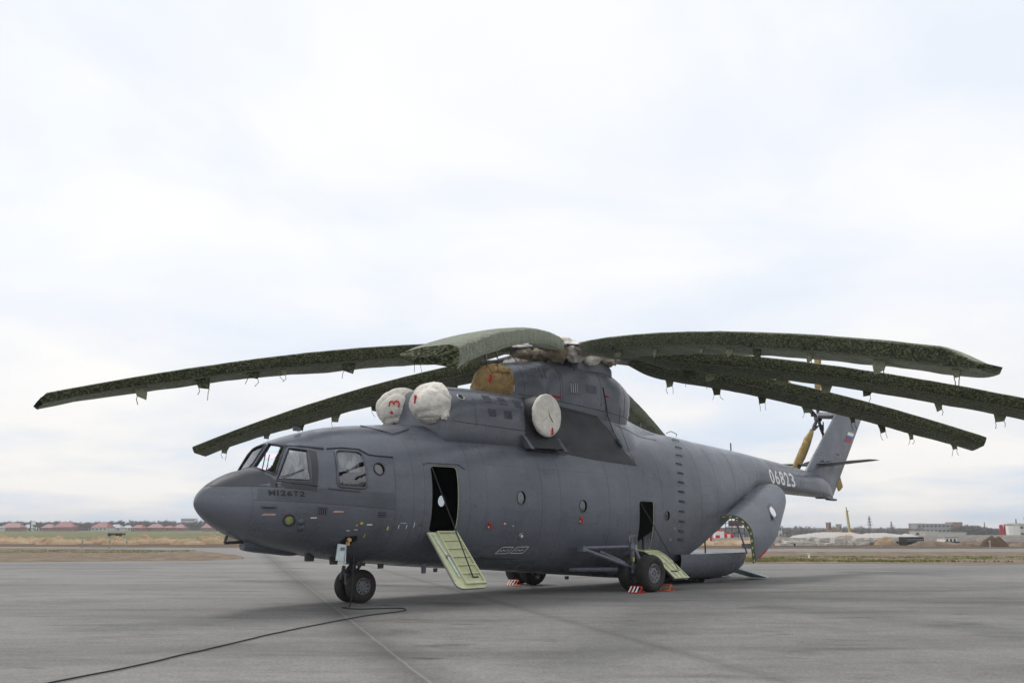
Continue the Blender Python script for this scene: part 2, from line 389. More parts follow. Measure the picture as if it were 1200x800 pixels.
# ------------------------------------------------------------------ heaps of spoil
GD = lambda v: 1084.44*1.925/(v-618.7)      # distance of the ground seen at picture height v
def wx(u, D): return (u-600)/1084.44*D*1.019
def heap(u, D, w, h, mat, label, group, seed, dp=None, rg=1.0):
    t = 14; dp = dp or w*.6; x0_, y0_ = wx(u, D), D
    rows = []; N = 26; Nj = 14
    for j in range(Nj+1):
        r_ = []
        for i in range(N+1):
            a, b = i/N*2-1, j/Nj*2-1; q = max(0, 1-a*a*.95-b*b*.95)
            hh = h*(q**.85)*(.88+rg*(.6*nz(a*2.6+seed, b*2.6)+.3*nz(a*6+seed, b*6)+.14*nz(a*15, b*15, seed))) - (.12 if q < .06 else 0)
            r_.append((a*w/2*(1+.08*nz(b*3, seed)), b*dp/2, max(hh, -.12)))
        rows.append(r_)
    mb = MB(); mb.grid(rows); o = mb.build('soil_heap', mat, smooth=True); o.location = (x0_, y0_, -.04)
    return tag(o, label, 'soil heap', group)
# ------------------------------------------------------------------ fuselage surface
# x, z_bottom, z_top, half width, z of widest, exponent top, exponent bottom
HULL = np.array([
(-4.63,2.48,2.56,0.03,2.52,2.0,2.0),
(-4.57,2.36,2.70,0.18,2.52,2.0,2.0),
(-4.40,2.17,2.89,0.37,2.50,2.0,2.0),
(-4.10,1.95,3.09,0.62,2.48,2.0,2.0),
(-3.70,1.75,3.27,0.89,2.46,2.05,2.05),
(-3.22,1.57,3.40,1.17,2.45,2.2,2.1),
(-3.00,1.50,3.70,1.30,2.45,2.7,2.15),
(-2.76,1.44,4.04,1.43,2.46,2.8,2.2),
(-2.40,1.37,4.20,1.58,2.48,2.6,2.2),
(-2.00,1.30,4.33,1.66,2.52,2.35,2.25),
(-1.15,1.16,4.54,1.80,2.60,2.3,2.3),
(0.0,1.03,4.68,1.89,2.65,2.3,2.35),
(1.4,0.90,4.80,1.93,2.68,2.3,2.4),
(4.6,0.70,4.88,1.95,2.65,2.3,2.4),
(8.4,0.42,4.95,1.95,2.60,2.3,2.4),
(11.5,0.24,5.20,1.93,2.60,2.3,2.35),
(13.1,0.33,5.33,1.87,2.75,2.2,2.3),
(15.0,0.95,5.20,1.68,3.05,2.2,2.2),
(17.0,2.10,5.07,1.40,3.50,2.2,2.4),
(18.5,3.38,4.96,1.14,4.0,2.2,3.4),
(20.0,3.45,4.84,0.93,4.04,2.2,4.5),
(21.1,3.45,4.75,0.80,4.00,2.2,5),
(24.0,3.36,4.47,0.54,3.85,2.2,5),
(26.2,3.27,4.10,0.22,3.60,2.2,5),
(26.6,3.22,3.75,0.08,3.40,2.2,2.6),
])
def _slopes(xs,ys):
    h=np.diff(xs);d=np.diff(ys)/h;m=np.zeros(len(xs));m[0]=d[0];m[-1]=d[-1]
    for i in range(1,len(xs)-1):
        if d[i-1]*d[i]<=0:m[i]=0
        else:
            w1=2*h[i]+h[i-1];w2=h[i]+2*h[i-1];m[i]=(w1+w2)/(w1/d[i-1]+w2/d[i])
    return m
class Loft:
    def __init__(s,T):
        s.T=np.array(T,float);s.x=s.T[:,0];s.M=[_slopes(s.x,s.T[:,k]) for k in range(1,s.T.shape[1])]
    def at(s,x):
        xs=s.x;x=min(max(x,xs[0]),xs[-1]);i=min(max(int(np.searchsorted(xs,x))-1,0),len(xs)-2)
        h=xs[i+1]-xs[i];t=(x-xs[i])/h
        a=(1+2*t)*(1-t)**2;b=t*(1-t)**2*h;c=t*t*(3-2*t);d=t*t*(t-1)*h
        return [a*s.T[i,k+1]+b*m[i]+c*s.T[i+1,k+1]+d*m[i+1] for k,m in enumerate(s.M)]
    def pt(s,x,ang):
        zb,zt,hw,zw,nt,nb=s.at(x);c,sn=math.cos(ang),math.sin(ang)
        n=nt if sn>=0 else nb
        y=hw*math.copysign(abs(c)**(2/n),c)
        z=zw+((zt-zw)*abs(sn)**(2/n) if sn>=0 else -(zw-zb)*abs(sn)**(2/n))
        return (x,y,z)
    def F(s,p):
        x,y,z=p
        if x<=s.x[0] or x>=s.x[-1]: return 1.0
        zb,zt,hw,zw,nt,nb=s.at(x)
        if z>=zw: return abs(y/hw)**nt+abs((z-zw)/(zt-zw))**nt-1
        return abs(y/hw)**nb+abs((zw-z)/(zw-zb))**nb-1
    def hit(s,o,d,t0,t1,n=160):
        o=np.array(o,float);d=np.array(d,float);prev=t0
        for i in range(1,n+1):
            t=t0+(t1-t0)*i/n
            if s.F(o+d*t)<0:
                a,b=prev,t
                for _ in range(24):
                    m=(a+b)/2
                    if s.F(o+d*m)<0:b=m
                    else:a=m
                return o+d*b
            prev=t
        return None

hull = Loft(HULL)
CAM_LOCAL = Vector((-14.65, -21.12, 1.925))
def side(x, z, off=0.0, L=hull, sgn=-1):
    zb, zt, hw, zw, nt_, nb = L.at(x)
    z = min(max(z, zb+1e-3), zt-1e-3)
    n, q = (nt_, (z-zw)/(zt-zw)) if z >= zw else (nb, (zw-z)/(zw-zb))
    y = hw*max(0, 1-abs(q)**n)**(1/n)
    if off:
        e = 1e-3; F0 = L.F((x, y, z))
        g = Vector((L.F((x+e, y, z))-F0, L.F((x, y+e, z))-F0, L.F((x, y, z+e))-F0)).normalized()
        return Vector((x+g.x*off, sgn*(y+g.y*off), z+g.z*off))
    return Vector((x, sgn*y, z))
def densify(poly, step=.12):
    out = []; n = len(poly)
    for i in range(n):
        a, b = Vector(poly[i]), Vector(poly[(i+1) % n]); k = max(1, math.ceil((b-a).length/step))
        out += [a.lerp(b, j/k) for j in range(k)]
    return out
def fanpatch(poly, mapf, step=.15, rings=None):
    """poly: convex 2D/3D outline, mapped to a surface by mapf; filled with rings"""
    ed = densify(poly, step); c = sum(ed, Vector([0]*len(ed[0])))/len(ed)
    rings = rings or max(2, int(max((e-c).length for e in ed)/step)+1)
    mb = MB(); vs = [mapf(c)]
    for r_ in range(1, rings+1): vs += [mapf(c.lerp(e, r_/rings)) for e in ed]
    n = len(ed); fs = [(0, 1+i, 1+(i+1) % n) for i in range(n)]
    for r_ in range(rings-1):
        a = 1+r_*n; b = a+n; fs += [(a+i, b+i, b+(i+1) % n, a+(i+1) % n) for i in range(n)]
    return mb.add(vs, fs)
def decal(name, poly, mat, parent, off=.004, L=hull, smooth=True, step=.15):
    return fanpatch([Vector((p[0], p[1])) for p in poly], lambda p: side(p.x, p.y, off, L), step).build(name, mat, parent, smooth, fix=False)
def circ(x, z, rx, rz, n=16): return [(x+rx*math.cos(2*PI*k/n), z+rz*math.sin(2*PI*k/n)) for k in range(n)]
def rrect(x0, x1, z0, z1, r, n=3, x0b=None, x1b=None):
    out = []
    for cx_, cz, a0 in ((x1-r, z1-r, 0), (x0+r, z1-r, 90), (x0+r, z0+r, 180), (x1-r, z0+r, 270)):
        out += [(cx_+r*math.cos(R(a0+90*k/n)), cz+r*math.sin(R(a0+90*k/n))) for k in range(n+1)]
    return out
def ribbon_loop(name, poly3, r, mat, parent, n=6, closed=True):
    return MB().tube(poly3, r, n, closed=closed).build(name, mat, parent, True)
heli = hthing('transport_helicopter', 'large dark grey eight bladed transport helicopter parked on the apron with its doors open', 'helicopter', (0,0,0))
heli.location = HM @ Vector((0,0,0))
# hull shell
xs = []; x = -4.63
while x < 26.6: xs.append(x); x += .03 if x < -4.4 else .075 if x < -2 else .14 if x < 3 else .2
xs.append(26.6)
NA = 112
bm = bmesh.new(); ringv = []
for x in xs: ringv.append([bm.verts.new(hull.pt(x, 2*PI*k/NA)) for k in range(NA)])
for i in range(len(xs)-1):
    for k in range(NA): bm.faces.new((ringv[i][k], ringv[i+1][k], ringv[i+1][(k+1) % NA], ringv[i][(k+1) % NA]))
bm.faces.new(ringv[0]); bm.faces.new(ringv[-1][::-1])
bmesh.ops.recalc_face_normals(bm, faces=bm.faces)
def near_geom(bm, c, rad, d):
    fs = [f for f in bm.faces if (f.calc_center_median()-c).length < rad and f.normal.dot(d) < .35]
    g = set(fs)
    for f in fs: g.update(f.edges); g.update(f.verts)
    return fs, list(g)
def cut(bm, poly, d):
    """poly 3D convex outline near the skin, d the direction looked along"""
    d = Vector(d).normalized(); P_ = [Vector(p) for p in poly]; c = sum(P_, Vector())/len(P_); rad = max((p-c).length for p in P_)+.35
    planes = []
    for i in range(len(P_)):
        a, b = P_[i], P_[(i+1) % len(P_)]; no = (b-a).cross(d).normalized()
        if no.dot(c-a) > 0: no = -no
        planes.append((a, no))
        fs, g = near_geom(bm, c, rad, d)
        bmesh.ops.bisect_plane(bm, geom=g, dist=1e-5, plane_co=a, plane_no=no)
    fs, g = near_geom(bm, c, rad, d)
    bmesh.ops.delete(bm, geom=[f for f in fs if all((f.calc_center_median()-a).dot(no) < 0 for a, no in planes)], context='FACES')
DY = (0, 1, 0)
BLIS = [(p[0], p[1]) for p in [(-1.66+(-.08*(3.8-z)/.9 if x < 0 else 0)*0+x*.335+.335, z) for x, z in [(a, b) for a, b in [(math.cos(R(t))*0, 0) for t in ()]]]] or [(-1.01,3.72),(-1.03,3.77),(-1.08,3.805),(-1.14,3.82),(-1.58,3.83),(-1.645,3.815),(-1.69,3.78),(-1.71,3.73),(-1.765,3.06),(-1.76,3.0),(-1.725,2.945),(-1.67,2.925),(-1.11,2.90),(-1.05,2.915),(-1.015,2.955),(-1.0,3.01)]
DOOR1 = rrect(1.02, 1.93, 1.80, 3.56, .12)
DOOR2 = rrect(9.72, 10.50, 1.18, 2.80, .12)
HOLES = [BLIS, circ(-.60,3.40,.15,.15), circ(4.29,2.78,.17,.19), circ(6.95,2.59,.17,.19), circ(11.23,2.34,.14,.16)]
def pins(poly, s=-1): return [side(p[0], p[1], 0, hull, s) for p in poly]
for h in HOLES: cut(bm, pins(h), DY)
for h in (circ(4.54,2.77,.17,.19), circ(6.95,2.59,.17,.19), circ(11.23,2.34,.14,.16)): cut(bm, pins(h, 1), (0,-1,0))
for h in (DOOR1, DOOR2): cut(bm, pins(h), DY)
# windscreen: two front panes either side of the centre post, two quarter panes
PV1 = [(-3.20,-.02,3.40),(-2.80,-.02,4.02),(-2.78,-.80,3.90),(-3.17,-.98,3.22)]
PV0 = [(p[0], -p[1]+.07, p[2]) for p in PV1]; PV1 = [(p[0], p[1]-.05, p[2]) for p in PV1]
PV2 = [(-3.12,-1.10,3.08),(-2.74,-.93,3.85),(-2.36,-1.18,3.80),(-2.42,-1.50,3.05)]
PV3 = [(p[0], -p[1], p[2]) for p in PV2]
PD = {0: (.86,.0,-.5), 1: (.86,.0,-.5), 2: (.55,.80,-.2), 3: (.55,-.80,-.2)}
PANES = {0: PV0, 1: PV1, 2: PV2, 3: PV3}
def snap(p, d, off=0.0):
    d = Vector(d).normalized(); o = Vector(p)-d*1.0; h = hull.hit(o, d, 0, 2.2, 44)
    q = Vector(p) if h is None else Vector(h)
    return q-d*off
for k, pl in PANES.items(): cut(bm, pl, PD[k])
# the clamshell opening under the tail boom
fs = [f for f in bm.faces if f.calc_center_median().x < 18.3]; g = set(fs)
for f in fs: g.update(f.edges); g.update(f.verts)
bmesh.ops.bisect_plane(bm, geom=list(g), dist=1e-5, plane_co=(11.5,0,.29), plane_no=(.462,0,-1), clear_outer=False)
bmesh.ops.delete(bm, geom=[f for f in bm.faces if 11.2 < f.calc_center_median().x < 18.3 and (f.calc_center_median()-Vector((11.5,0,.29))).dot(Vector((.462,0,-1))) > 0], context='FACES')
me = bpy.data.meshes.new('fuselage'); bm.to_mesh(me); bm.free()
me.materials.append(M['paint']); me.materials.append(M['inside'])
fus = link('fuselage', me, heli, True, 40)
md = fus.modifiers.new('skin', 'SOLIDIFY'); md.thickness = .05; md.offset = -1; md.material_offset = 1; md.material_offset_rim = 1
dg = bpy.context.evaluated_depsgraph_get(); me2 = bpy.data.meshes.new_from_object(fus.evaluated_get(dg)); fus.modifiers.clear(); fus.data = me2
def sub(name, mb, mat, parent=None, **k): return mb.build(name, mat, parent or fus, **k)
# two tone areas, nose first
decal('hood_panel', [(-4.40,2.90),(-3.62,2.88),(-3.18,2.9),(-3.2,3.2),(-3.5,3.34),(-3.95,3.18)], M['paint_dark'], fus)
hd = MB()
rows = []
for i in range(19):
    x = -4.40+i*(1.19/18); zt = hull.at(x)[1]
    rows.append([])
    for j in range(25):
        t = (j/24*2-1); z0 = 2.885; q = 1-abs(t)
        y0 = side(x, z0)[1]; yy = abs(y0)*(t)
        zb_, zt_, hw_, zw_, nt2, nb2 = hull.at(x); a = min(1, abs(yy)/hw_)
        z = zw_+(zt_-zw_)*(1-a**nt2)**(1/nt2); rows[-1].append((x, yy, z+.004))
hd.grid(rows); bpy.data.objects.remove(bpy.data.objects['hood_panel']); hd.build('hood_panel', M['paint_dark'], fus, True)
decal('antiglare_panel', [(-3.14,2.875),(-3.14,3.055),(-2.42,3.02),(-2.31,3.0),(-2.28,2.78)], M['paint_dark'], fus)
decal('antiglare_panel', [(-3.235,2.885),(-3.235,3.20),(-3.18,3.16),(-3.14,3.055),(-3.14,2.878)], M['paint_dark'], fus, .005, step=.05)
decal('window_surround', [(-2.42,3.0),(-2.37,3.82),(-2.17,3.78),(-2.28,2.97)], M['paint_dark'], fus)
decal('side_panel', [(-3.55,2.60),(-3.5,2.86),(-2.3,2.77),(-2.28,2.53)], M['paint_mid'], fus)
decal('side_panel', [(-2.27,2.53),(-2.27,2.88),(-1.85,2.86),(-.2,2.80),(-.14,2.40)], M['paint_mid'], fus)
# windows
glz = MB()
for k, pl in PANES.items():
    d = PD[k]
    p_ = fanpatch([Vector(v) for v in pl], lambda v: snap(v, d, -.03), .2)
    pane = p_.build('window_pane', M['glass_rb'] if k == 1 else M['glass_clear'] if k == 0 else M['glass'], fus, True, fix=False)
    rim = [snap(v, d, .012) for v in densify([Vector(v) for v in pl], .15)]
    ribbon_loop('window_frame', rim, .016, M['paint_mid'], fus)
def glazed(poly, mat, sgn=-1, bulge=0., fr=.03, fmat=M['seam']):
    c = Vector((sum(p[0] for p in poly)/len(poly), sum(p[1] for p in poly)/len(poly))); rmax = max((Vector(p)-c).length for p in poly)
    def mp(p):
        q = 1-min(1, (p-c).length/rmax); s_ = side(p.x, p.y, 0, hull, sgn); return s_+Vector((0, sgn*(bulge*math.sqrt(max(0, q))-.025), 0))
    fanpatch([Vector(p) for p in poly], mp, .12).build('window_pane', mat, fus, True, fix=False)
    ribbon_loop('window_frame', [side(p[0], p[1], .008, hull, sgn) for p in densify([Vector(p) for p in poly], .12)], fr, fmat, fus)
glazed(BLIS, M['glass'], -1, .10, .035, M['paint_mid']); glazed(circ(-.60,3.40,.15,.15), M['glass'], -1, 0, .018)
ribbon_loop('window_rubber', [side(p[0]*.95-.068, 3.365+(p[1]-3.365)*.94, .02) for p in densify([Vector(p) for p in BLIS], .12)], .010, M['black'], fus)
for s_ in (-1, 1):
    glazed(circ(6.95,2.59,.17,.19), M['glass'], s_, 0, .011, M['paint_mid']); glazed(circ(11.23,2.34,.14,.16), M['glass'], s_, 0, .010, M['paint_mid'])
glazed(circ(4.29,2.78,.17,.19), M['glass'], -1, 0, .011, M['paint_mid']); glazed(circ(4.54,2.77,.17,.19), M['glass'], 1, 0, .016)
# door frames, pale primer edge
for D in (DOOR1, DOOR2): ribbon_loop('door_frame', [side(p[0], p[1], -.02) for p in densify([Vector(p) for p in D], .15)], .012, M['primer'], fus)
# cockpit and hold interior
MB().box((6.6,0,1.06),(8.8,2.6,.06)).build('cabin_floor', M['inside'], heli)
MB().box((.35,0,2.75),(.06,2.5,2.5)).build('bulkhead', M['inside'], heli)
MB().box((-2.9,0,2.72),(.5,2.3,.5)).box((-1.4,0,1.95),(2.0,2.2,.1)).build('instrument_panel', M['black'], heli)
for sy in (-.72,.72):
    b = MB().box((-1.9,sy,2.35),(.5,.5,.14)).box((-1.66,sy,2.85),(.12,.5,.95)).box((-1.62,sy,3.42),(.1,.28,.25)).box((-1.85,sy,2.05),(.3,.3,.5))
    b.build('pilot_seat', M['black'], heli)
# clear plastic sheet bunched up behind the quarter pane and the side window
q0, q1, q2, q3 = [Vector(v)+Vector((.03,.10,-.02)) for v in PV2]
qc = (q0+q1+q2+q3)/4; q0, q1, q2, q3 = [qc+(v-qc)*1.10 for v in (q0, q1, q2, q3)]
MB().grid([[q0.lerp(q3, i/20).lerp(q1.lerp(q2, i/20), j/10)+Vector((.25,.9,0))*.022*math.sin(i*1.1+j*.5+math.sin(j)) for j in range(11)] for i in range(21)]).build('plastic_curtain', M['curtain'], heli, True, fix=False)
for (xa, xb, za, zb_, yo) in ((-1.74,-1.02,3.30,3.80,.12),):
    rows = []
    for i in range(15):
        t = i/14; x = xa+(xb-xa)*t; rows.append([side(x, za+(zb_-za)*j/8)+Vector((0, yo+.05*math.sin(i*1.9+j*.3)+.03*math.sin(i*.7+2), 0)) for j in range(9)])
    MB().grid(rows).build('plastic_curtain', M['curtain'], heli, True, fix=False)
# seams
sm = MB()
def seam(pts, r=.0055):
    r *= .45
    p = []
    for i in range(len(pts)-1):
        a, b = Vector(pts[i]), Vector(pts[i+1]); n = max(1, int((b-a).length/.12))
        p += [a.lerp(b, k/n) for k in range(n)]
    p.append(Vector(pts[-1])); sm.tube([side(q.x, q.y, .001) for q in p], r, 4)
for x, z0, z1, r in ((-3.62,1.85,3.25,.008),(-.15,2.4,3.74,.009),(-.13,1.4,2.38,.006),(.42,1.5,4.55,.005),(.78,1.3,4.6,.005),(2.35,1.3,4.6,.006),(2.95,1.2,4.6,.004),(5.15,1.1,4.3,.006),(5.95,1.0,4.3,.005),(8.2,.9,4.2,.006),(9.25,.8,4.2,.006),(11.0,.8,4.6,.006),(13.4,1.5,5.0,.006),(14.6,2.0,5.0,.005),(16.1,2.7,4.9,.006),(18.2,3.5,4.8,.006),(20.3,3.5,4.7,.006),(22.6,3.5,4.5,.006)):
    seam([(x, z0), (x, z1)], r)
seam([(-3.6,2.58),(-2.28,2.52),(-.12,2.39)], .007); seam([(-.12,2.39),(.95,2.35)], .003)
seam([(-3.9,1.95),(-2.3,1.75)], .004); seam([(-2.28,2.78),(-1.9,2.84)]); seam([(-1.0,2.82),(-.28,2.80),(-.15,2.9)], .006)
seam([(2.1,1.52),(9.4,1.22)], .004); seam([(2.1,3.7),(9.4,3.6)], .003); seam([(11,3.3),(17,3.6),(24,3.9)], .004)
seam([(12.2,1.05),(11.6,1.0),(11.5,.9)], .008)
seam([(-.15,2.9),(-.15,2.4)], .006)
tag(sm.build('panel_seam', M['seam'], fus, fix=False), kind='stuff')
# drip rails
def rail(pts, r=.016, mat='seam', off=.015, name='drip_rail'): return sub(name, MB().tube([side(x, z, off) for x, z in pts], r, 6), M[mat], smooth=True)
rail([(-1.88,3.86),(-1.5,3.90),(-1.05,3.88),(-.82,3.75),(-.5,3.73),(-.12,3.72)])
rail([(-2.02,2.88),(-1.75,2.86),(-1.5,2.84),(-1.2,2.82)], .022, 'paint_mid')
rail([(-2.78,3.90),(-2.5,3.90),(-2.2,3.88),(-1.95,3.86)], .03, 'paint_mid')
rail([(.78,3.58),(.95,3.62),(2.0,3.62),(2.2,3.5)], .008)
# wiper and its sill
sub('window_wiper', MB().tube([snap(v, PD[2], .03) for v in ((-3.05,-1.15,3.12),(-2.8,-1.25,3.18),(-2.5,-1.33,3.3))], .012, 6), M['black'])
sub('window_wiper', MB().tube([snap(v, PD[1], .04) for v in ((-3.24,-.62,3.3),(-3.1,-.45,3.55),(-2.98,-.28,3.78))], .014, 6), M['black'])
sub('window_sill', MB().tube([side(x, z, .02) for x, z in ((-3.12,3.04),(-2.8,2.99),(-2.4,2.95),(-2.28,2.93))], .018, 6), M['steel_dark'])
# landing light
ll = MB(); c = side(-2.86, 2.11, .0); nrm = (side(-2.86,2.11,.1)-c).normalized()
ll.lathe([(-.02,.15),(.012,.15),(.016,.12),(-.01,.115)], c, nrm, 24)
lo = sub('landing_light', ll, M['seam'], smooth=True)
MB().lathe([(-.01,.115),(.004,.06),(.008,.0)], c, nrm, 24).build('lamp_glass', simple('lamp_glass', (.28,.30,.10), .15, 0, .3, 20), lo, True)
for x, z in ((-2.56,1.93),(-2.6,2.06)): sub('blister_fairing', MB().lathe([(0,.09),(.03,.07),(.045,.0)], side(x, z), (side(x,z,.1)-side(x,z)), 16), M['paint_mid'], smooth=True)
# nose probes
sub('pitot_probe', MB().tube([side(-3.42,2.42,.0), side(-3.42,2.42,.09)+Vector((-.03,0,0)), side(-3.2,2.42,.10)], .014, 6), M['steel_dark'])
sub('pitot_probe', MB().tube([side(-3.45,2.44,.02), side(-3.15,2.42,.05)], .03, 8), M['paint_mid'], smooth=True)
# vents, louvres, tags
def louvre(xa, xb, za, zb_, n, L=hull, name='vent_grille', horiz=False, par=None):
    g = decal(name, [(xa,za),(xa,zb_),(xb,zb_),(xb,za)], M['black'], par or fus, .004, L, step=.1)
    for i in range(n):
        t = (i+.5)/n; b = MB()
        if horiz: p0, p1 = side(xa, za+(zb_-za)*t, .012, L), side(xb, za+(zb_-za)*t, .012, L)
        else: p0, p1 = side(xa+(xb-xa)*t, za, .012, L), side(xa+(xb-xa)*t, zb_, .012, L)
        b.tube([p0, p1], .010, 4); b.build('slat', M['paint_metal'], g, fix=False)
louvre(-2.26,-2.02,2.25,2.42,5); louvre(-.64,-.40,2.20,2.33,3, horiz=True)
def bar(x, z, w, h, mat, name='stencil'): return decal(name, [(x,z),(x+w*.15,z+h),(x+w,z+h*.9),(x+w,z)], M[mat], fus, .006, step=.3)
for a in ((-3.43,2.22,.28,.05,'streaktag'),(-1.88,2.30,.28,.045,'streaktag'),(-2.42,2.16,.16,.025,'white'),(-.92,2.0,.17,.03,'white'),(-3.0,2.25,.03,.03,'red'),(-2.2,2.19,.06,.02,'red'),(-1.1,2.02,.08,.06,'yellow'),(-.30,1.88,.05,.10,'yellow'),(-1.2,1.98,.04,.04,'yellow'),(-.88,1.7,.03,.09,'yellow'),(.05,2.05,.2,.01,'white'),(.03,1.92,.02,.1,'white'),(.27,1.92,.02,.1,'white'),(-1.42,1.86,.10,.02,'white'),(-1.22,1.88,.10,.02,'white'),(.7,1.98,.10,.10,'paint_mid'),(.73,2.0,.03,.1,'red'),(.5,1.95,.02,.13,'white'),(2.5,2.5,.05,.05,'seam'),(4.0,1.98,.03,.03,'white')): bar(*a)
def hang_tag(x, z, k=1.0):
    t = MB(); p = side(x, z, .02); t.box(p+Vector((0,0,0)), (.10*k,.03,.07)).box(p+Vector((.04*k,-.01,-.08)), (.045,.02,.14*k)); t.build('warning_ribbon', M['redcloth'], fus)
    MB().box(p+Vector((-.05,0,-.09)), (.05,.02,.05)).build('tag_plate', M['peach'], fus)
hang_tag(3.10,2.05); bar(3.62,2.0,.14,.035,'red'); bar(3.64,2.04,.08,.03,'white'); hang_tag(6.85,2.22,.8)
sub('fuel_port', MB().lathe([(0,.11),(.02,.10),(.02,.075)], side(4.44,1.70), side(4.44,1.70,.1)-side(4.44,1.70), 16), M['steel'])
sub('fuel_cap', MB().lathe([(0,.05),(.03,.04),(.04,0)], side(4.44,1.70), side(4.44,1.70,.1)-side(4.44,1.70), 12), M['white'])
for x0_, x1_ in ((3.78,4.22),(4.34,4.82)):
    pl = [(x0_-.05,1.22),(x0_+.08,1.40),(x1_+.06,1.40),(x1_-.04,1.22)]
    sub('label_outline', MB().tube([side(a,b,.004) for a,b in densify([Vector(p) for p in pl],.1)], .006, 4, closed=True), M['white'])
    for k in range(4): bar(x0_+.08+.08*k, 1.28+.02*(k%2), .05, .035, 'yellow' if k == 2 and x0_ < 4 else 'white')
# ladder rungs up the tail
for i, (x, z) in enumerate(((13.05,5.08),(12.75,4.78),(12.45,4.47),(12.2,4.15),(12.1,3.82),(12.0,3.5),(11.95,3.17),(11.92,2.84),(11.9,2.50),(11.9,2.16),(11.9,1.84),(11.95,1.55))):
    sub('step_rung', MB().tube([side(x-.0,z,.0), side(x+.04,z-.02,.035), side(x+.32,z-.05,.035), side(x+.36,z-.03,.0)], .011, 6), M['seam'], smooth=True)
    sub('step_slot_shade', MB().tube([side(x+.03,z+.02,.002), side(x+.33,z+.0,.002)], .016, 4), M['black'])  # black strip put in for the shade inside the step slot
for x, z in ((11.55,1.52),(11.7,1.9)): sub('static_port', MB().lathe([(0,.06),(.01,.05),(.012,0)], side(x,z), side(x,z,.1)-side(x,z), 12), M['steel'])
# access hatch with plug, hanging door
wl_ = [(-1.43,1.60),(-1.36,1.74),(-1.08,1.76),(-1.02,1.66),(-1.12,1.54),(-1.36,1.53)]
decal('access_hatch', wl_, M['black'], fus, .005, step=.1)
sub('hatch_rim', MB().tube([side(a,b,.01) for a,b in densify([Vector(p) for p in wl_],.1)], .012, 5, closed=True), M['steel_dark'])
sub('power_plug', MB().lathe([(0,.05),(.10,.045),(.10,.0)], side(-1.25,1.66), (-.2,-1,-.2), 12).box(side(-1.24,1.60,.06), (.07,.07,.09)), M['peach'])
sub('hatch_door', MB().box((-1.43,-1.40,1.34), (.22,.04,.40), Matrix.Rotation(.12,3,'Y')).box((-1.30,-1.40,1.30), (.03,.05,.46)), M['palebl'])
sub('hatch_latch', MB().box((-1.40,-1.44,1.45), (.12,.02,.02)).box((-1.40,-1.44,1.41), (.12,.02,.02)), M['steel_dark'])
# belly fittings
for p, d in (((-.9,-.3,1.08),(.16,.12,.14)),((1.55,-.95,.86),(.12,.05,.26)),((2.0,-.9,.80),(.10,.05,.10)),((3.4,-.9,.68),(.1,.05,.10)),((5.9,-1.0,.48),(.12,.05,.10)),((7.2,-1.0,.42),(.12,.05,.10)),((-.2,-.5,1.0),(.22,.1,.08)),((.3,-.7,.95),(.14,.06,.12)),((-1.7,-.4,1.22),(.1,.05,.1))):
    sub('belly_fitting', MB().box(p, d, taper=1.15), M['steel_dark'] if p[0] != 1.55 else M['paint_metal'])
CH = Loft([(-3.34,1.40,1.9,.16,1.7,3,3),(-3.15,1.36,1.9,.24,1.7,3,3),(-2.6,1.30,1.7,.26,1.5,3,3),(-2.0,1.24,1.5,.24,1.4,3,3),(-1.75,1.28,1.4,.18,1.35,3,3)])
mbc = MB(); mbc.grid([[CH.pt(-3.34+1.59*i/14, 2*PI*k/24) for k in range(24)] for i in range(15)], 0, True); mbc.f.append(tuple(range(24))); mbc.mi.append(0); mbc.build('chin_fairing', M['paint_mid'], heli, True, angle=40)
sub('belly_lamp', MB().lathe([(0,.0),(0,.12),(.16,.13),(.3,.13)], (-1.5,-.1,1.10), (0,0,1), 20), M['paint_mid'], smooth=True)
sub('chin_probe', MB().tube([(-3.75,0,1.75),(-3.8,0,1.58)], .035, 6).tube([(-3.8,0,1.58),(-3.2,0,1.60)], .04, 6), M['steel_dark'])
sub('antenna_mast', MB().tube([(18.3,0,4.95),(18.3,0,5.35)], .03, 6), M['paint_mid'])
sub('antenna_fin', MB().box((-2.1,-.2,4.42),(.20,.05,.10)), M['paint_mid'])
sub('hatch_handle', MB().tube([(12.3,-.25,5.5),(12.45,-.25,5.62),(12.9,-.2,5.55),(13.0,-.2,5.44)], .014, 6), M['seam'])
sub('hatch_handle', MB().tube([(13.3,-.45,5.36),(13.4,-.6,5.44),(13.9,-.5,5.38),(14.0,-.4,5.30)], .014, 6), M['seam'])
sub('tie_rope', MB().tube([side(-.35,4.6,.02), side(.0,4.42,.03), side(.2,4.36,.03), side(.45,4.42,.03), side(.9,4.55,.03)], .014, 6), M['seam'])
# lettering
def text_mesh(body, size, offset=.0):
    cu = bpy.data.curves.new('text', 'FONT'); cu.body = body; cu.size = size; cu.offset = offset; cu.resolution_u = 3
    o = bpy.data.objects.new('text', cu); COL.objects.link(o); dg = bpy.context.evaluated_depsgraph_get(); dg.update()
    me = bpy.data.meshes.new_from_object(o.evaluated_get(dg)); bpy.data.objects.remove(o); return me
def letter(name, body, mat, parent, fit, mapf, offset=.02, cuts=0):
    me = text_mesh(body, 1, offset); xs_ = [v.co.x for v in me.vertices]; ys_ = [v.co.y for v in me.vertices]
    x0_, x1_, y0_, y1_ = min(xs_), max(xs_), min(ys_), max(ys_)
    if cuts:
        b = bmesh.new(); b.from_mesh(me)
        for k in range(1, cuts): bmesh.ops.bisect_plane(b, geom=list(b.verts)+list(b.edges)+list(b.faces), plane_co=(0, y0_+(y1_-y0_)*k/cuts, 0), plane_no=(0,1,0))
        b.to_mesh(me); b.free()
    off = ORG.get(parent.name, Vector())
    for v in me.vertices: v.co = Vector(mapf((v.co.x-x0_)/(x1_-x0_), (v.co.y-y0_)/(y1_-y0_)))-off
    me.materials.clear(); me.materials.append(mat); return link(name, me, parent)
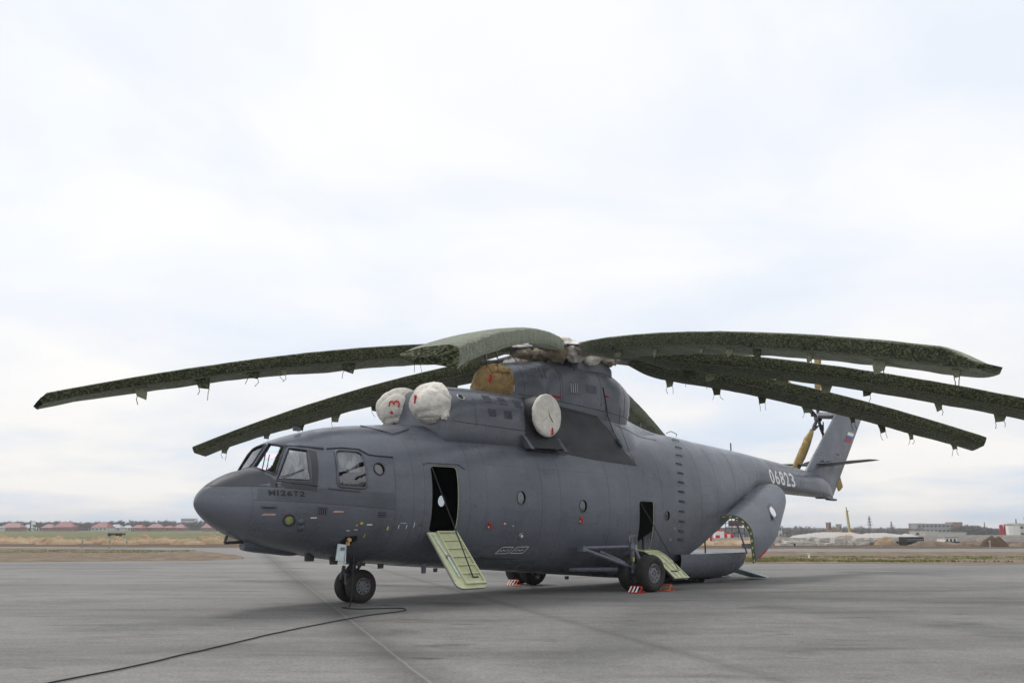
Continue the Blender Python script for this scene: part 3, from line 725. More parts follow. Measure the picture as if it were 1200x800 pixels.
cu_x = (19.50, 22.05)
for i, ch in enumerate('06823'):
    xa = cu_x[0]+(cu_x[1]-cu_x[0])*i/5; wd = (cu_x[1]-cu_x[0])/5*.78
    letter('digit', ch, M['white'], fus, None, lambda u, v, xa=xa, wd=wd: side(xa+u*wd+.32*(1-v)-.12, (3.72-.035*(xa-19.5))+v*.58, .006), .018, 6)
for i, (ch, xa, wd) in enumerate((('M',-3.30,.13),('I',-3.145,.035),('2',-3.08,.105),('6',-2.95,.105),('T',-2.825,.11),('2',-2.69,.11))):
    letter('letter', ch, M['black'], fus, None, lambda u, v, xa=xa, wd=wd: side(xa+u*wd, 2.685-.03*(xa+3.3)+v*.13, .009), .03, 3)
# ------------------------------------------------------------------ cowlings above
COWL = Loft([(1.72,4.0,5.45,1.36,4.6,2.8,3),(1.80,4.0,5.72,1.46,4.62,2.8,3),(1.95,4.0,5.86,1.50,4.65,2.8,3),(2.3,4.0,5.97,1.52,4.7,2.8,3),(3.6,4.0,6.02,1.54,4.7,2.9,3),(5.0,4.0,6.02,1.54,4.7,2.9,3),(6.2,4.0,5.95,1.50,4.6,2.5,3),(7.4,4.0,5.7,1.40,4.5,2.2,2.4)])
BARREL = Loft([(5.0,4.8,6.92,.80,6.0,2.3,4),(5.1,4.8,7.02,.86,6.0,2.3,4),(6.2,4.8,7.20,.90,6.0,2.4,4),(6.45,4.5,7.26,1.02,6.1,2.5,3),(7.4,4.2,7.32,1.14,6.2,2.6,2.2),(9.0,4.1,7.36,1.18,6.3,2.6,2.0),(9.8,4.1,7.26,1.12,6.3,2.4,1.9),(10.4,4.4,7.04,.98,6.3,2.2,1.9),(10.8,4.9,6.80,.78,6.3,2.1,1.9),(11.02,5.4,6.56,.46,6.2,2.0,2),(11.08,5.8,6.3,.1,6.1,2,2)])
FLARE = Loft([(4.7,3.2,5.6,1.45,4.1,1.6,2.4),(5.4,3.2,6.2,1.50,4.1,1.6,2.4),(7.6,3.1,6.75,1.48,4.1,1.6,2.4),(9.2,3.0,6.7,1.50,4.0,1.5,2.4),(10.2,3.0,6.45,1.52,4.0,1.32,2.4),(11.0,3.0,6.02,1.54,3.9,1.2,2.4),(11.7,3.0,5.72,1.55,3.8,1.15,2.4),(12.5,3.0,5.50,1.55,3.8,1.35,2.4),(13.3,3.1,5.34,1.55,3.8,1.7,2.4),(14.4,3.3,5.22,1.50,3.8,2.0,2.4),(15.2,3.4,5.14,1.40,3.8,2.1,2.4)])
def loft_mesh(name, L, n, na, mat, parent, smooth=True, angle=50):
    mb = MB(); X0, X1 = L.x[0], L.x[-1]
    rows = [[L.pt(X0+(X1-X0)*i/n, 2*PI*k/na) for k in range(na)] for i in range(n+1)]
    mb.grid(rows, 0, True); b = len(mb.v); mb.f += [tuple(range(na)), tuple(range(b-na, b))]; mb.mi += [0, 0]
    return mb.build(name, mat, parent, smooth, angle=angle)
cowl = loft_mesh('engine_cowling', COWL, 40, 72, M['paint'], heli)
barrel = loft_mesh('mast_fairing', BARREL, 60, 64, M['paint'], heli)
flare = loft_mesh('rear_fairing', FLARE, 60, 96, M['paint'], heli)
def cl(x, z, off=.004): return side(x, z, off, COWL)
for xa, xb, za, zb_ in ((3.36,3.66,5.52,5.74),(3.96,4.26,5.50,5.73),(4.56,4.86,5.48,5.71),(3.40,3.70,5.10,5.32),(4.02,4.34,5.08,5.32)): louvre(xa, xb, za, zb_, 6, COWL, par=cowl)
seamc = MB()
for x in (2.9,5.0): seamc.tube([cl(x, 4.75+k*.16, .001) for k in range(7)], .006, 4)
seamc.tube([cl(1.5+k*.35, 4.87-.03*k*.35, .002) for k in range(11)], .008, 4)
seamc.build('panel_seam', M['seam'], cowl, fix=False)
pp = cl(2.5, 5.58, 0)
MB().lathe([(0,.13),(.02,.12),(.02,.095),(.0,.09)], pp, cl(2.5,5.58,.1)-pp, 20).build('intake_ring', M['steel'], cowl, True)
MB().lathe([(.004,.09),(.006,0)], pp, cl(2.5,5.58,.1)-pp, 20).build('intake_hole', M['black'], cowl)
for sy in (-1, 1):                    # engine noses
    MB().lathe([(-.10,.34),(-.0,.38),(.2,.40),(.9,.40)], (1.75,.88*sy,5.22), (1,0,.02), 36).build('engine_intake', M['paint_mid'], heli, True)
    MB().lathe([(-.9,.58),(0,.62),(.42,.62),(.47,.60),(.47,.5)], (5.56,1.30*sy,5.28), (.10,sy,0), 40).build('exhaust_duct', M['black'], heli, True)
# exhaust surroundings: recess frame and heat shield
def pf(x, z, off=.006):
    best = None
    for L in (hull, COWL, FLARE, BARREL):
        if L.x[0] < x < L.x[-1]:
            zb_, zt_ = L.at(x)[:2]
            if zb_ < z < zt_:
                p = side(x, z, off, L)
                if best is None or p.y < best.y: best = p
    return best or side(x, z, off)
def spatch(name, poly, mat, parent, off=.006, step=.1): return fanpatch([Vector(p) for p in poly], lambda p: pf(p.x, p.y, off), step).build(name, mat, parent, True, fix=False, angle=45)
spatch('soot_panel', [(5.05,4.28),(4.86,4.6),(4.85,5.3),(5.15,5.85),(5.9,5.95),(7.02,5.72),(8.66,5.56),(9.07,5.17),(9.54,4.6),(9.95,3.95),(8.02,4.05),(6.52,4.19)], M['paint_soot'], heli, .012)
sh = MB(); p = [Vector(v) for v in ((4.82,-1.62,4.62),(6.12,-1.62,4.66),(6.36,-1.82,4.29),(4.92,-1.82,4.25))]
sh.prism(p, (0,.05,.02)); sh.build('heat_shield', M['paint_soot'], heli)
for k, nm in ((0,'paint'),(1,'paint_mid')):
    a = 4.66 if k == 0 else 6.12; MB().prism([(a,-1.64,4.62),(a+.13,-1.64,4.62),(a+.27,-1.86,4.22),(a+.13,-1.86,4.22)], (0,.25,.03)).build('shield_bracket', M[nm], heli)
spatch('panel_edge', [(4.9,4.22),(6.6,4.15),(6.6,4.13),(4.95,4.19)], M['black'], heli, .01)
# barrel vents, red bars, strap
def bp3(x, z, off=.01): return pf(x, z, off)
for xa, xb, za, zb_, c in ((7.30,7.74,6.20,6.58,'steel'),(8.04,8.58,6.30,6.58,'paint_metal')):
    g = spatch('vent_panel', [(xa,za),(xa+.02,zb_),(xb,zb_-.03),(xb,za-.02)], M['paint_mid'], barrel, .008)
    for i in range(4): MB().tube([bp3(xa+(i+.6)*(xb-xa)/4.4, za+.02, .014), bp3(xa+(i+.6)*(xb-xa)/4.4, zb_-.04, .014)], .014, 4).build('slat', M[c], g, fix=False)
for i in range(7): MB().tube([bp3(5.75+i*.11, 6.60, .008), bp3(5.75+i*.11, 6.95, .008)], .012, 4).build('louvre_slot', M['seam'], barrel, fix=False)
for a, b, z in ((6.55,6.9,6.05),(8.95,9.15,6.28)): MB().tube([bp3(a, z, .02), bp3(b, z-.02, .02)], .025, 6).build('pitot_guard', M['redcloth'], barrel)
MB().tube([pf(8.9,6.55,.02), pf(9.0,6.1,.03), pf(9.15,5.6,.04), pf(9.25,5.1,.05), pf(9.4,4.7,.05)], .018, 6).build('grounding_rod', M['seam'], barrel)
MB().tube([pf(9.35,4.78,.06), pf(9.5,4.55,.07)], [.07,.04], 8).build('rod_bracket', M['paint_mid'], barrel)
sb = MB()
for x, z0, z1 in ((5.5,6.1,7.0),(6.9,5.9,7.1),(7.0,5.9,7.1),(8.8,5.9,7.1),(10.2,5.7,7.0)): sb.tube([bp3(x, z0+(z1-z0)*k/8, .002) for k in range(9)], .007, 4)
for zz0 in (6.0,): sb.tube([pf(5.2+k*.3, zz0-.02*k, .004) for k in range(20)], .008, 4)
sb.tube([pf(9.6+k*.2, 5.35-.03*k, .004) for k in range(13)], .007, 4); sb.tube([pf(9.9, 4.0+.15*k, .004) for k in range(14)], .006, 4)
sb.build('panel_seam', M['seam'], barrel, fix=False)
COLLAR = Loft([(7.85,7.0,7.52,.55,7.1,4,4),(8.0,7.0,7.62,.88,7.1,4,4),(8.8,7.0,7.60,1.0,7.1,4,4),(9.5,6.9,7.44,.98,7.1,4,4),(9.72,6.8,7.36,.9,7.0,4,4),(9.73,6.8,7.0,.85,6.9,4,4)])
loft_mesh('mast_collar', COLLAR, 30, 48, M['paint'], heli, angle=35)
MB().lathe([(-.3,.45),(0,.42),(.12,.3),(.16,0)], (10.75,-.1,6.72), (.9,-.1,.5), 20).build('beacon_dome', M['paint_mid'], heli, True)
# ------------------------------------------------------------------ tail
fin = MB(); rows = []
for j in range(25):
    t = j/24; z = 3.26+t*4.74
    le = 24.3+(z-4.45)*1.133 if z > 4.45 else 24.3+(4.45-z)*.9; te = 26.62+(z-3.24)*.898; th = .27-.12*t
    if j == 24: le += .25; te -= .1; th *= .4
    rw = []
    for k in range(32):
        a = 2*PI*k/32; u = .5-.5*math.cos(a); s_ = 5*(.2969*math.sqrt(u)-.126*u-.3516*u*u+.2843*u**3-.1015*u**4)*2.1
        rw.append((le+(te-le)*u, (1 if a < PI else -1)*th*s_, z))
    rows.append(rw)
fin.grid(rows, 0, True); fin.f.append(tuple(range(len(fin.v)-32, len(fin.v)))); fin.mi.append(0)
fino = fin.build('tail_fin', M['paint'], heli, True, angle=50)
MB().box((26.55,0,3.24),(.7,.22,.09), Matrix.Rotation(.05,3,'Y')).build('tail_skid', M['paint_mid'], heli)
def finp(x, z):
    le = 24.3+(z-4.45)*1.133; te = 26.62+(z-3.24)*.898; u = max(0,min(1,(x-le)/(te-le))); th = .27-.12*(z-3.26)/4.74
    return Vector((x, -th*5*(.2969*math.sqrt(u)-.126*u-.3516*u*u+.2843*u**3-.1015*u**4)*2.1-.012, z))
for i, mt in enumerate(('white','blue','flagred')):
    z1 = 6.52-i*.165; z0 = z1-.165; sh_ = .6
    rows = [[finp(28.42+(z_-6.5)*1.0+.78*k/6, z_-.03*k/6) for k in range(7)] for z_ in (z0, (z0+z1)/2, z1)]
    MB().grid(rows).build('flag_stripe', M[mt], fino, fix=False)
MB().tube([finp(27.0+.05*k, 5.35+.0*k) for k in range(7)], .02, 4).build('panel_seam', M['seam'], fino)
stb = MB(); rows = []
for j in range(-12, 13):
    y = j/12*2.5; t = abs(j)/12; le = 24.95+.75*t; te = 26.75-.25*t; th = .085-.04*t; zc = 4.80+.13*t
    if abs(j) == 12: th *= .3
    rw = []
    for k in range(20):
        a = 2*PI*k/20; u = .5-.5*math.cos(a); rw.append((le+(te-le)*u, y, zc+(1 if a < PI else -1)*th*math.sin(PI*u**.7)*1.0))
    rows.append(rw)
stb.grid(rows, 0, True); stb.f += [tuple(range(20)), tuple(range(len(stb.v)-20, len(stb.v)))]; stb.mi += [0,0]
stb.build('stabilizer', M['paint_mid'], heli, True, angle=50)
for y in (-.5,.5): MB().tube([(25.2,y,4.86),(25.6,y*.6,4.98),(26.2,y*.6,4.98)], .05, 6).build('stabilizer_hinge', M['paint_mid'], heli)
# tail rotor on the starboard side
TRH = Vector((27.6,.95,7.22))
MB().tube([(28.3,.1,7.3),(27.6,.95,7.35)], .17, 12).lathe([(-.12,.20),(0,.24),(.1,.22),(.16,.1),(.18,0)], TRH, (0,1,0), 20).build('tail_rotor_hub', M['steel'], heli, True, angle=40)
TRA = [226.6+72*k for k in range(5)]
for a in TRA:
    d = Vector((math.cos(R(a)), 0, math.sin(R(a)))); sd_ = Vector((-d.z, 0, d.x))
    b = MB().tube([TRH+d*.15, TRH+d*.55, TRH+d*.95], [.07,.09,.06], 8)
    b.tube([TRH+d*.3+sd_*.16+Vector((0,-.12,0)), TRH+d*.75+sd_*.14], .03, 6).box(TRH+d*.5+sd_*.14,(.12,.12,.12))
    b.build('blade_grip', M['steel_dark'], heli, True, angle=40)
    b = MB(); rows = []
    for i in range(9):
        r_ = .95+i/8*2.8; rows.append([TRH+d*r_+sd_*c_+Vector((0, t_, 0)) for c_, t_ in ((-.17,0),(-.05,.03),(.17,0),(-.05,-.03))])
    b.grid(rows, 0, True).build('tail_rotor_blade', M['paint_mid'], heli)
# ------------------------------------------------------------------ landing gear
def wheel(c, rad, w, parent, side_sign=-1):
    wr = bpy.data.objects.new('wheel', None); COL.objects.link(wr); wr.parent = parent; wr.empty_display_size = .2
    rr = rad*.52; h = w/2; ax = (0, side_sign, 0)
    prof = [(-h*.80,rr),(-h*.97,rr+.05*rad/.5),(-h,rad*.78),(-h*.90,rad*.90),(-h*.70,rad*.965),(-h*.3,rad*.995),(0,rad),(h*.3,rad*.995),(h*.70,rad*.965),(h*.90,rad*.90),(h,rad*.78),(h*.97,rr+.05*rad/.5),(h*.80,rr)]
    MB().lathe(prof, c, ax, 48).build('tyre', M['rubber'], wr, True)
    for g in (-.3, 0, .3): MB().lathe([(g*h-.008,rad*.996),(g*h-.006,rad*1.002),(g*h+.006,rad*1.002),(g*h+.008,rad*.996)], c, ax, 40).build('tread_rib', M['rubber'], wr)
    MB().lathe([(-h*.7,rr*.3),(-h*.7,rr),(h*.82,rr),(h*.86,rr*.93),(h*.6,rr*.86),(h*.5,rr*.62),(h*.62,rr*.55),(h*.66,rr*.36),(h*.5,rr*.32),(h*.5,rr*.12),(h*.72,rr*.10),(h*.72,0)], c, ax, 36).build('rim', M['rim'], wr, True, angle=35)
    bl = MB()
    for k in range(10): a = 2*PI*k/10; bl.box(Vector(c)+Vector((math.cos(a)*rr*.72, side_sign*h*.58, math.sin(a)*rr*.72)), (.035,.05,.035))
    bl.build('wheel_bolt', M['steel_dark'], wr)
    mk = MB()
    for a in (.7, 2.3, 3.9, 5.6): mk.box(Vector(c)+Vector((math.cos(a)*rr*1.05, side_sign*(h*.955), math.sin(a)*rr*1.05)), (.03,.02,.025))
    mk.build('paint_mark', M['red'], wr)
    return wr
for y in (-.26, .26): wheel((0, y, .43), .43, .30, heli)
g = MB(); g.tube([(-.15,0,1.25),(-.08,0,.85)], .085, 12).tube([(-.08,0,.85),(0,0,.43)], .06, 10).tube([(0,-.3,.43),(0,.3,.43)], .05, 8)
g.tube([(-.12,0,1.0),(-.34,0,.78),(-.30,-.08,.5),(0,-.08,.43)], .05, 8).tube([(-.3,.1,.95),(-.38,.1,.6)], .05, 8).box((-.16,0,1.02),(.26,.3,.06)).box((-.32,-.1,.62),(.14,.1,.28)).tube([(.3,-.1,1.25),(-.05,-.1,.8)], .04, 8)
g.build('nose_strut', M['steel_dark'], heli, True, angle=40)
MB().tube([(-.28,-.16,.70),(-.24,-.17,.55)], .035, 8).build('strut_oleo', M['steel'], heli)
MB().box((-.2,0,1.13),(.26,.26,.05)).build('strut_collar', M['primer'], heli)
for s_ in (-1, 1):
    wheel((8.95, s_*2.90, .56), .56, .42, heli, s_); wheel((8.95, s_*2.20, .56), .56, .42, heli, -s_)
    g = MB()
    f = lambda x, y, z: (x, y*s_, z)
    g.tube([f(6.85,2.05,1.34), f(8.62,2.42,1.36)], .05, 8).tube([f(6.80,2.08,1.30), f(8.72,2.38,.72)], .055, 8).tube([f(7.85,1.8,1.2), f(8.70,2.36,.76)], .065, 8).tube([f(7.3,1.0,.66), f(8.80,2.30,.66)], .07, 8)
    g.box(f(6.80,2.02,1.32),(.18,.22,.16)).tube([f(8.62,2.42,1.62), f(8.70,2.40,1.36), f(8.74,2.38,.68)], .075, 10).tube([f(8.85,2.2,1.55), f(8.95,2.4,1.1), f(9.05,2.5,.6)], .07, 10)
    g.tube([f(9.3,1.7,1.4), f(9.0,2.4,1.0)], .05, 8).tube([f(8.95,1.9,.56), f(8.95,3.0,.56)], .09, 12).box(f(8.80,2.38,.66),(.26,.18,.24)).box(f(8.64,2.42,1.36),(.22,.16,.14)).tube([f(8.4,1.6,.6), f(8.95,2.3,.56)], .06, 8)
    g.build('main_gear_strut', M['paint_metal'], heli, True, angle=40)
    g = MB(); g.tube([f(8.45,2.5,1.5), f(8.48,2.5,1.68), f(8.80,2.5,1.70), f(8.86,2.5,1.5)], .012, 6).tube([f(8.7,2.5,1.3), f(8.95,2.52,.95), f(8.9,2.5,.7)], .015, 6).tube([f(7.2,2.02,1.2), f(7.4,2.05,1.08), f(7.7,2.05,1.05)], .012, 6)
    g.build('hydraulic_hose', M['steel'], heli)
    MB().box(f(8.64,2.51,.98),(.05,.03,.12)).build('data_plate', M['yellow'], heli)
# ------------------------------------------------------------------ doors
d1 = hthing('x','x','x'); bpy.data.objects.remove(d1)
def frame_pt(o, e1, e2, n):
    o, e1, e2, n = Vector(o), Vector(e1).normalized(), Vector(e2).normalized(), Vector(n).normalized()
    return lambda a, b, c=0: o+e1*a+e2*b+n*c
F1 = frame_pt((.93,-1.82,1.80), (1,0,0), (.02,-.668,-.744), (0,-.744,.668))
Wd, Ld = 1.0, 1.84
def door_poly(w, l, r, F, z): return [F(*(p), z) for p in [(0,0),(w,0)]+[(w-r+r*math.cos(a), l-r+r*math.sin(a)) for a in (0,.5,1.05,PI/2)]+[(r*1.6+r*1.6*math.cos(a), l-r*1.6+r*1.6*math.sin(a)) for a in (PI/2,2.1,2.6,PI)]]
dr = MB().prism(door_poly(Wd, Ld, .12, F1, -.03), F1(0,0,.03)-F1(0,0,0)).build('ladder_door', M['paint'], heli)
MB().prism(door_poly(Wd, Ld, .12, F1, .0), F1(0,0,.02)-F1(0,0,0)).build('door_lining', M['primer'], dr)
def fbox(F, a0, a1, b0, b1, c0, c1, mb=None):
    mb = mb or MB(); vs = [F(a, b, c) for c in (c0, c1) for b in (b0, b1) for a in (a0, a1)]
    return mb.add(vs, [(0,2,3,1),(4,5,7,6),(0,1,5,4),(2,6,7,3),(0,4,6,2),(1,3,7,5)])
fr_ = MB()
for a in ((0.0,.035,.05,1.6,.02,.05),(.30,.34,.02,1.72,.02,.085),(.95,.99,.02,1.74,.02,.085),(.30,.99,.0,.035,.02,.085),(.30,.99,1.70,1.74,.02,.09)): fbox(F1, *a, fr_)
fr_.build('door_rim', M['primer'], dr)
for k in range(6):
    fbox(F1, .35, .945, .05+k*.275, .05+k*.275+.235, .022, .034).build('tread_plate', M['primer_dark'], dr)
    fbox(F1, .34, .95, .29+k*.275, .318+k*.275, .02, .075).build('step', M['primer'], dr)
MB().tube([F1(.14,.2,.05), F1(.2,.8,.06), F1(.23,1.5,.05)], .022, 8).tube([F1(.1,.1,.04), F1(.18,.12,.05)], .02, 6).build('latch_rod', M['palebl'], dr)
MB().box(F1(.2,.85,.05),(.07,.06,.1)).build('latch', M['steel'], dr)
fbox(F1, .66, .86, 1.50, 1.54, .04, .05).build('hand_slot', M['black'], dr)
MB().tube([(1.06,-1.84,3.50), F1(.66,1.52,.06)], .017, 6).build('door_cable', M['black'], dr)
# rear door, curved like the skin
pth = [(-1.70,1.20),(-2.02,1.16),(-2.30,1.02),(-2.56,.82),(-2.82,.60),(-3.10,.36)]
rows = [[(9.74+.78*t+.03*j, y, z) for t in (0,.33,.66,1)] for j, (y, z) in enumerate(pth)]
rd2 = MB().grid(rows); rows2 = [[(p[0], p[1]+.02, p[2]-.04) for p in r_] for r_ in rows]; rd2.grid([r_[::-1] for r_ in rows2])
rdo = rd2.build('rear_door', M['paint'], heli, True, fix=False)
rows3 = [[(p[0]+(.02 if i == 0 else -.02 if i == 3 else 0), p[1]-.012, p[2]+.012) for i, p in enumerate(r_)] for r_ in rows]
MB().grid(rows3).build('door_lining', M['primer'], rdo, True, fix=False)
for i in (0, 1, 2, 3): MB().tube([(p[i][0]+(.03 if i == 0 else -.03 if i == 3 else 0), p[i][1]-.02, p[i][2]+.03) for p in rows], .022 if i in (0,3) else .014, 6).build('door_rib', M['primer'], rdo)
for j in (1,3,5): MB().tube([(p[0], p[1]-.02, p[2]+.03) for p in rows[j]], .02, 6).build('door_rib', M['primer'], rdo)
MB().tube([(9.80,-1.95,2.72), (10.42,-2.92,.58)], .015, 6).build('door_cable', M['black'], rdo)
MB().tube([(10.05,-2.9,.60),(10.35,-2.9,.58)], .018, 6).build('door_handle', M['black'], rdo)
# clamshell doors
def clam(sgn):
    FE = [(14.72,-1.78,2.02+.0),(14.85,-2.15,2.27),(15.05,-2.5,2.0),(15.25,-2.68,1.35),(15.55,-2.62,.76)]
    FE = [(14.80,-1.80,2.38),(15.02,-2.30,2.34),(15.22,-2.68,1.90),(15.31,-2.7,1.28),(15.55,-2.6,.76)]
    RE = [(18.35,-1.05,3.60),(18.9,-1.5,3.66),(18.78,-2.0,3.36),(18.4,-2.3,2.92),(17.95,-2.42,2.46)]
    HE = [(14.80,-1.80,2.38),(18.35,-1.05,3.60)]; BE = [(15.55,-2.6,.76),(16.9,-2.62,1.50),(17.95,-2.42,2.46)]
    def sp(P_, t):
        P_ = [Vector(p) for p in P_]; n = len(P_)-1; s_ = t*n; i = min(int(s_), n-1); u = s_-i
        p0, p1, p2, p3 = P_[max(i-1,0)], P_[i], P_[i+1], P_[min(i+2,n)]
        return .5*((2*p1)+(-p0+p2)*u+(2*p0-5*p1+4*p2-p3)*u*u+(-p0+3*p1-3*p2+p3)*u**3)
    def S_(u, v):
        c0, c1 = sp(FE, v), sp(RE, v); d0, d1_ = sp(HE, u), sp(BE, u)
        a = c0.lerp(c1, u); b = d0.lerp(d1_, v)
        ab = (Vector(FE[0])*(1-u)+Vector(RE[0])*u)*(1-v)+(Vector(FE[-1])*(1-u)+Vector(RE[-1])*u)*v
        p = a+b-ab; return Vector((p.x, p.y*(-sgn), p.z))
    rows = [[S_(u/24, v/20) for v in range(21)] for u in range(25)]
    inn = [[p+Vector((.02, sgn*-.07, -.03)) for p in r_] for r_ in rows]
    mb = MB().grid(rows); mb.grid([r_[::-1] for r_ in inn])
    for k in range(20): b = len(mb.v); mb.add([rows[-1][k],rows[-1][k+1],inn[-1][k+1],inn[-1][k]], [(0,1,2,3)])
    for k in range(24): mb.add([rows[k][-1],rows[k+1][-1],inn[k+1][-1],inn[k][-1]], [(0,1,2,3)])
    o = mb.build('clamshell_door', M['paint'], heli, True, fix=False, angle=50)
    # front rim: olive flange with lightening holes
    fe = [S_(0, v/20) for v in range(21)]; fi = [p+Vector((-.01,-sgn*.13,-.10)) for p in fe]
    MB().grid([fe, fi]).build('door_flange', M['olive'], o, True, fix=False)
    for v in range(1, 20, 2):
        c_ = (fe[v]+fi[v])/2+Vector((-.012,0,0)); t_ = (fe[v+1]-fe[v-1]).normalized(); w_ = (fi[v]-fe[v]).normalized()
        MB().add([c_+t_*.05*math.cos(a)+w_*.035*math.sin(a) for a in np.linspace(0, 2*PI, 9)[:8]], [tuple(range(8))]).build('lightening_hole', M['white'], o, fix=False)
    c0 = S_(.52,.54); n_ = (S_(.58,.5)-S_(.54,.5)).cross(S_(.56,.53)-S_(.56,.47)).normalized()
    if n_.y*sgn < 0: n_ = -n_
    tv = n_.cross(Vector((.72,-.695*-sgn,0))).normalized(); tu = tv.cross(n_).normalized()
    if tv.z < 0: tv = -tv
    for sc, mt, of, nm in ((1.55,'paint_mid',.008,'hatch_cover'),(1.0,'white',.016,'hatch_window')):
        pts = [(0,.33),(.12,.20),(.17,.05),(.15,-.15),(0,-.33),(-.12,-.2),(-.17,-.05),(-.15,.15)]
        MB().prism([c0+n_*of+tu*a*sc*.8+tv*b*sc*.88 for a, b in pts], n_*.006).build(nm, M[mt], o)
    e0, e1 = S_(.04,.995), S_(.30,.995); MB().tube([e0.lerp(e1,.15)+n_*.02, e0.lerp(e1,.9)+n_*.02], .022, 6).build('red_marker', M['redcloth'], o)
    MB().tube([S_(0,.25)+Vector((0,-sgn*.15,-.1)), S_(0,.9)+Vector((0,-sgn*.25,0))+Vector((-.15,0,.1))], .03, 8).build('door_strut', M['paint_metal'], o)
clam(-1); clam(1)
MB().tube([(14.78,-1.84,2.36),(16.5,-1.50,3.02),(18.2,-1.10,3.60)], .02, 6).build('door_hinge', M['black'], heli)
MB().tube([(14.80,1.86,2.36),(18.2,1.12,3.62)], .03, 6).build('door_hinge', M['seam'], heli)
# lowered loading ramp: a shallow tub carrying on the line of the belly
RL = [(12.2,.10,1.74),(13.2,.06,1.74),(14.6,.05,1.72),(15.6,.07,1.70),(16.1,.13,1.68),(16.35,.26,1.66),(16.45,.50,1.64)]
rows = []
for x, zb_, hw in RL:
    rw = []
    for k in range(25):
        a = PI*k/24; c_, s_ = math.cos(a), math.sin(a)
        rw.append((x, hw*math.copysign(abs(c_)**(2/3.2), c_), 1.03+.02*(x-12.2)/4-(1.03-zb_)*abs(s_)**(2/3.0)))
    rows.append(rw)
rp = MB().grid(rows); rp.f.append(tuple(range(len(rp.v)-25, len(rp.v)))); rp.mi.append(0)
rp.add([(x, s_*hw, 1.03+.02*(x-12.2)/4) for x, zb_, hw in RL for s_ in (1,-1)], [(2*i, 2*i+1, 2*i+3, 2*i+2) for i in range(len(RL)-1)])
rpo = rp.build('loading_ramp', M['paint'], heli, True, angle=45, fix=False)
for y in (-1.0,.65): MB().prism([(16.1,y-.42,.46),(16.1,y+.40,.46),(18.3,y+.40,.03),(18.3,y-.42,.03)], (0,0,.07)).build('ramp_foot', M['palebl'], heli)
for y in (-1.0,1.0): MB().box((14.8,y,.06),(.9,.3,.12),taper=.8).build('ramp_jack', M['steel_dark'], heli)
MB().tube([(14.0,-1.5,1.05),(14.0,-1.5,1.62)], .03, 6).tube([(14.0,1.3,1.05),(14.0,1.3,1.62)], .03, 6).build('ramp_post', M['steel_dark'], heli)
# ------------------------------------------------------------------ main rotor and its covers
HUB = Vector((8.08,0,7.80))
b = MB().lathe([(-.7,.42),(-.25,.45),(-.15,.75),(.05,.8),(.15,.6),(.22,.35),(.3,0)], HUB, (0,0,1), 24)
b.build('rotor_hub', M['steel'], heli, True, angle=40)
PW = 1.65
BL = [ # az(local deg), droop, root, label
 (175.9,2.96,2.3,'long camouflage blade cover reaching furthest left over open ground'),
 (109.8,2.67,2.3,'camouflage blade cover drooping low to the left behind the cockpit roof'),
 (215.0,2.93,1.5,'foreshortened camouflage blade cover pointing at the viewer above the engines'),
 (252.5,2.75,1.3,'topmost camouflage blade cover on the right with a pointed patched tip'),
 (295.0,3.02,2.5,'middle camouflage blade cover on the right running out of the frame'),
 (328.3,2.63,2.5,'lowest camouflage blade cover on the right crossing in front of the tail fin'),
 (24.5,1.9,2.3,'short visible camouflage blade cover slanting down behind the mast fairing'),
 (67.0,2.7,2.3,'camouflage blade cover on the far side hidden behind the mast fairing')]
def bpath(az, dr, r): return HUB+Vector((r*math.cos(az), r*math.sin(az), -dr*(r/16)**PW))
SEC = [(.47,.03),(.50,-.005),(.475,-.09),(.43,-.19),(.37,-.28),(.30,-.33),(.14,-.37),(-.05,-.42),(-.25,-.47),(-.42,-.50),(-.50,-.44),(-.50,-.34),(-.38,-.19),(-.12,-.07),(.14,.01),(.34,.04)]
rnd = random.Random(11)
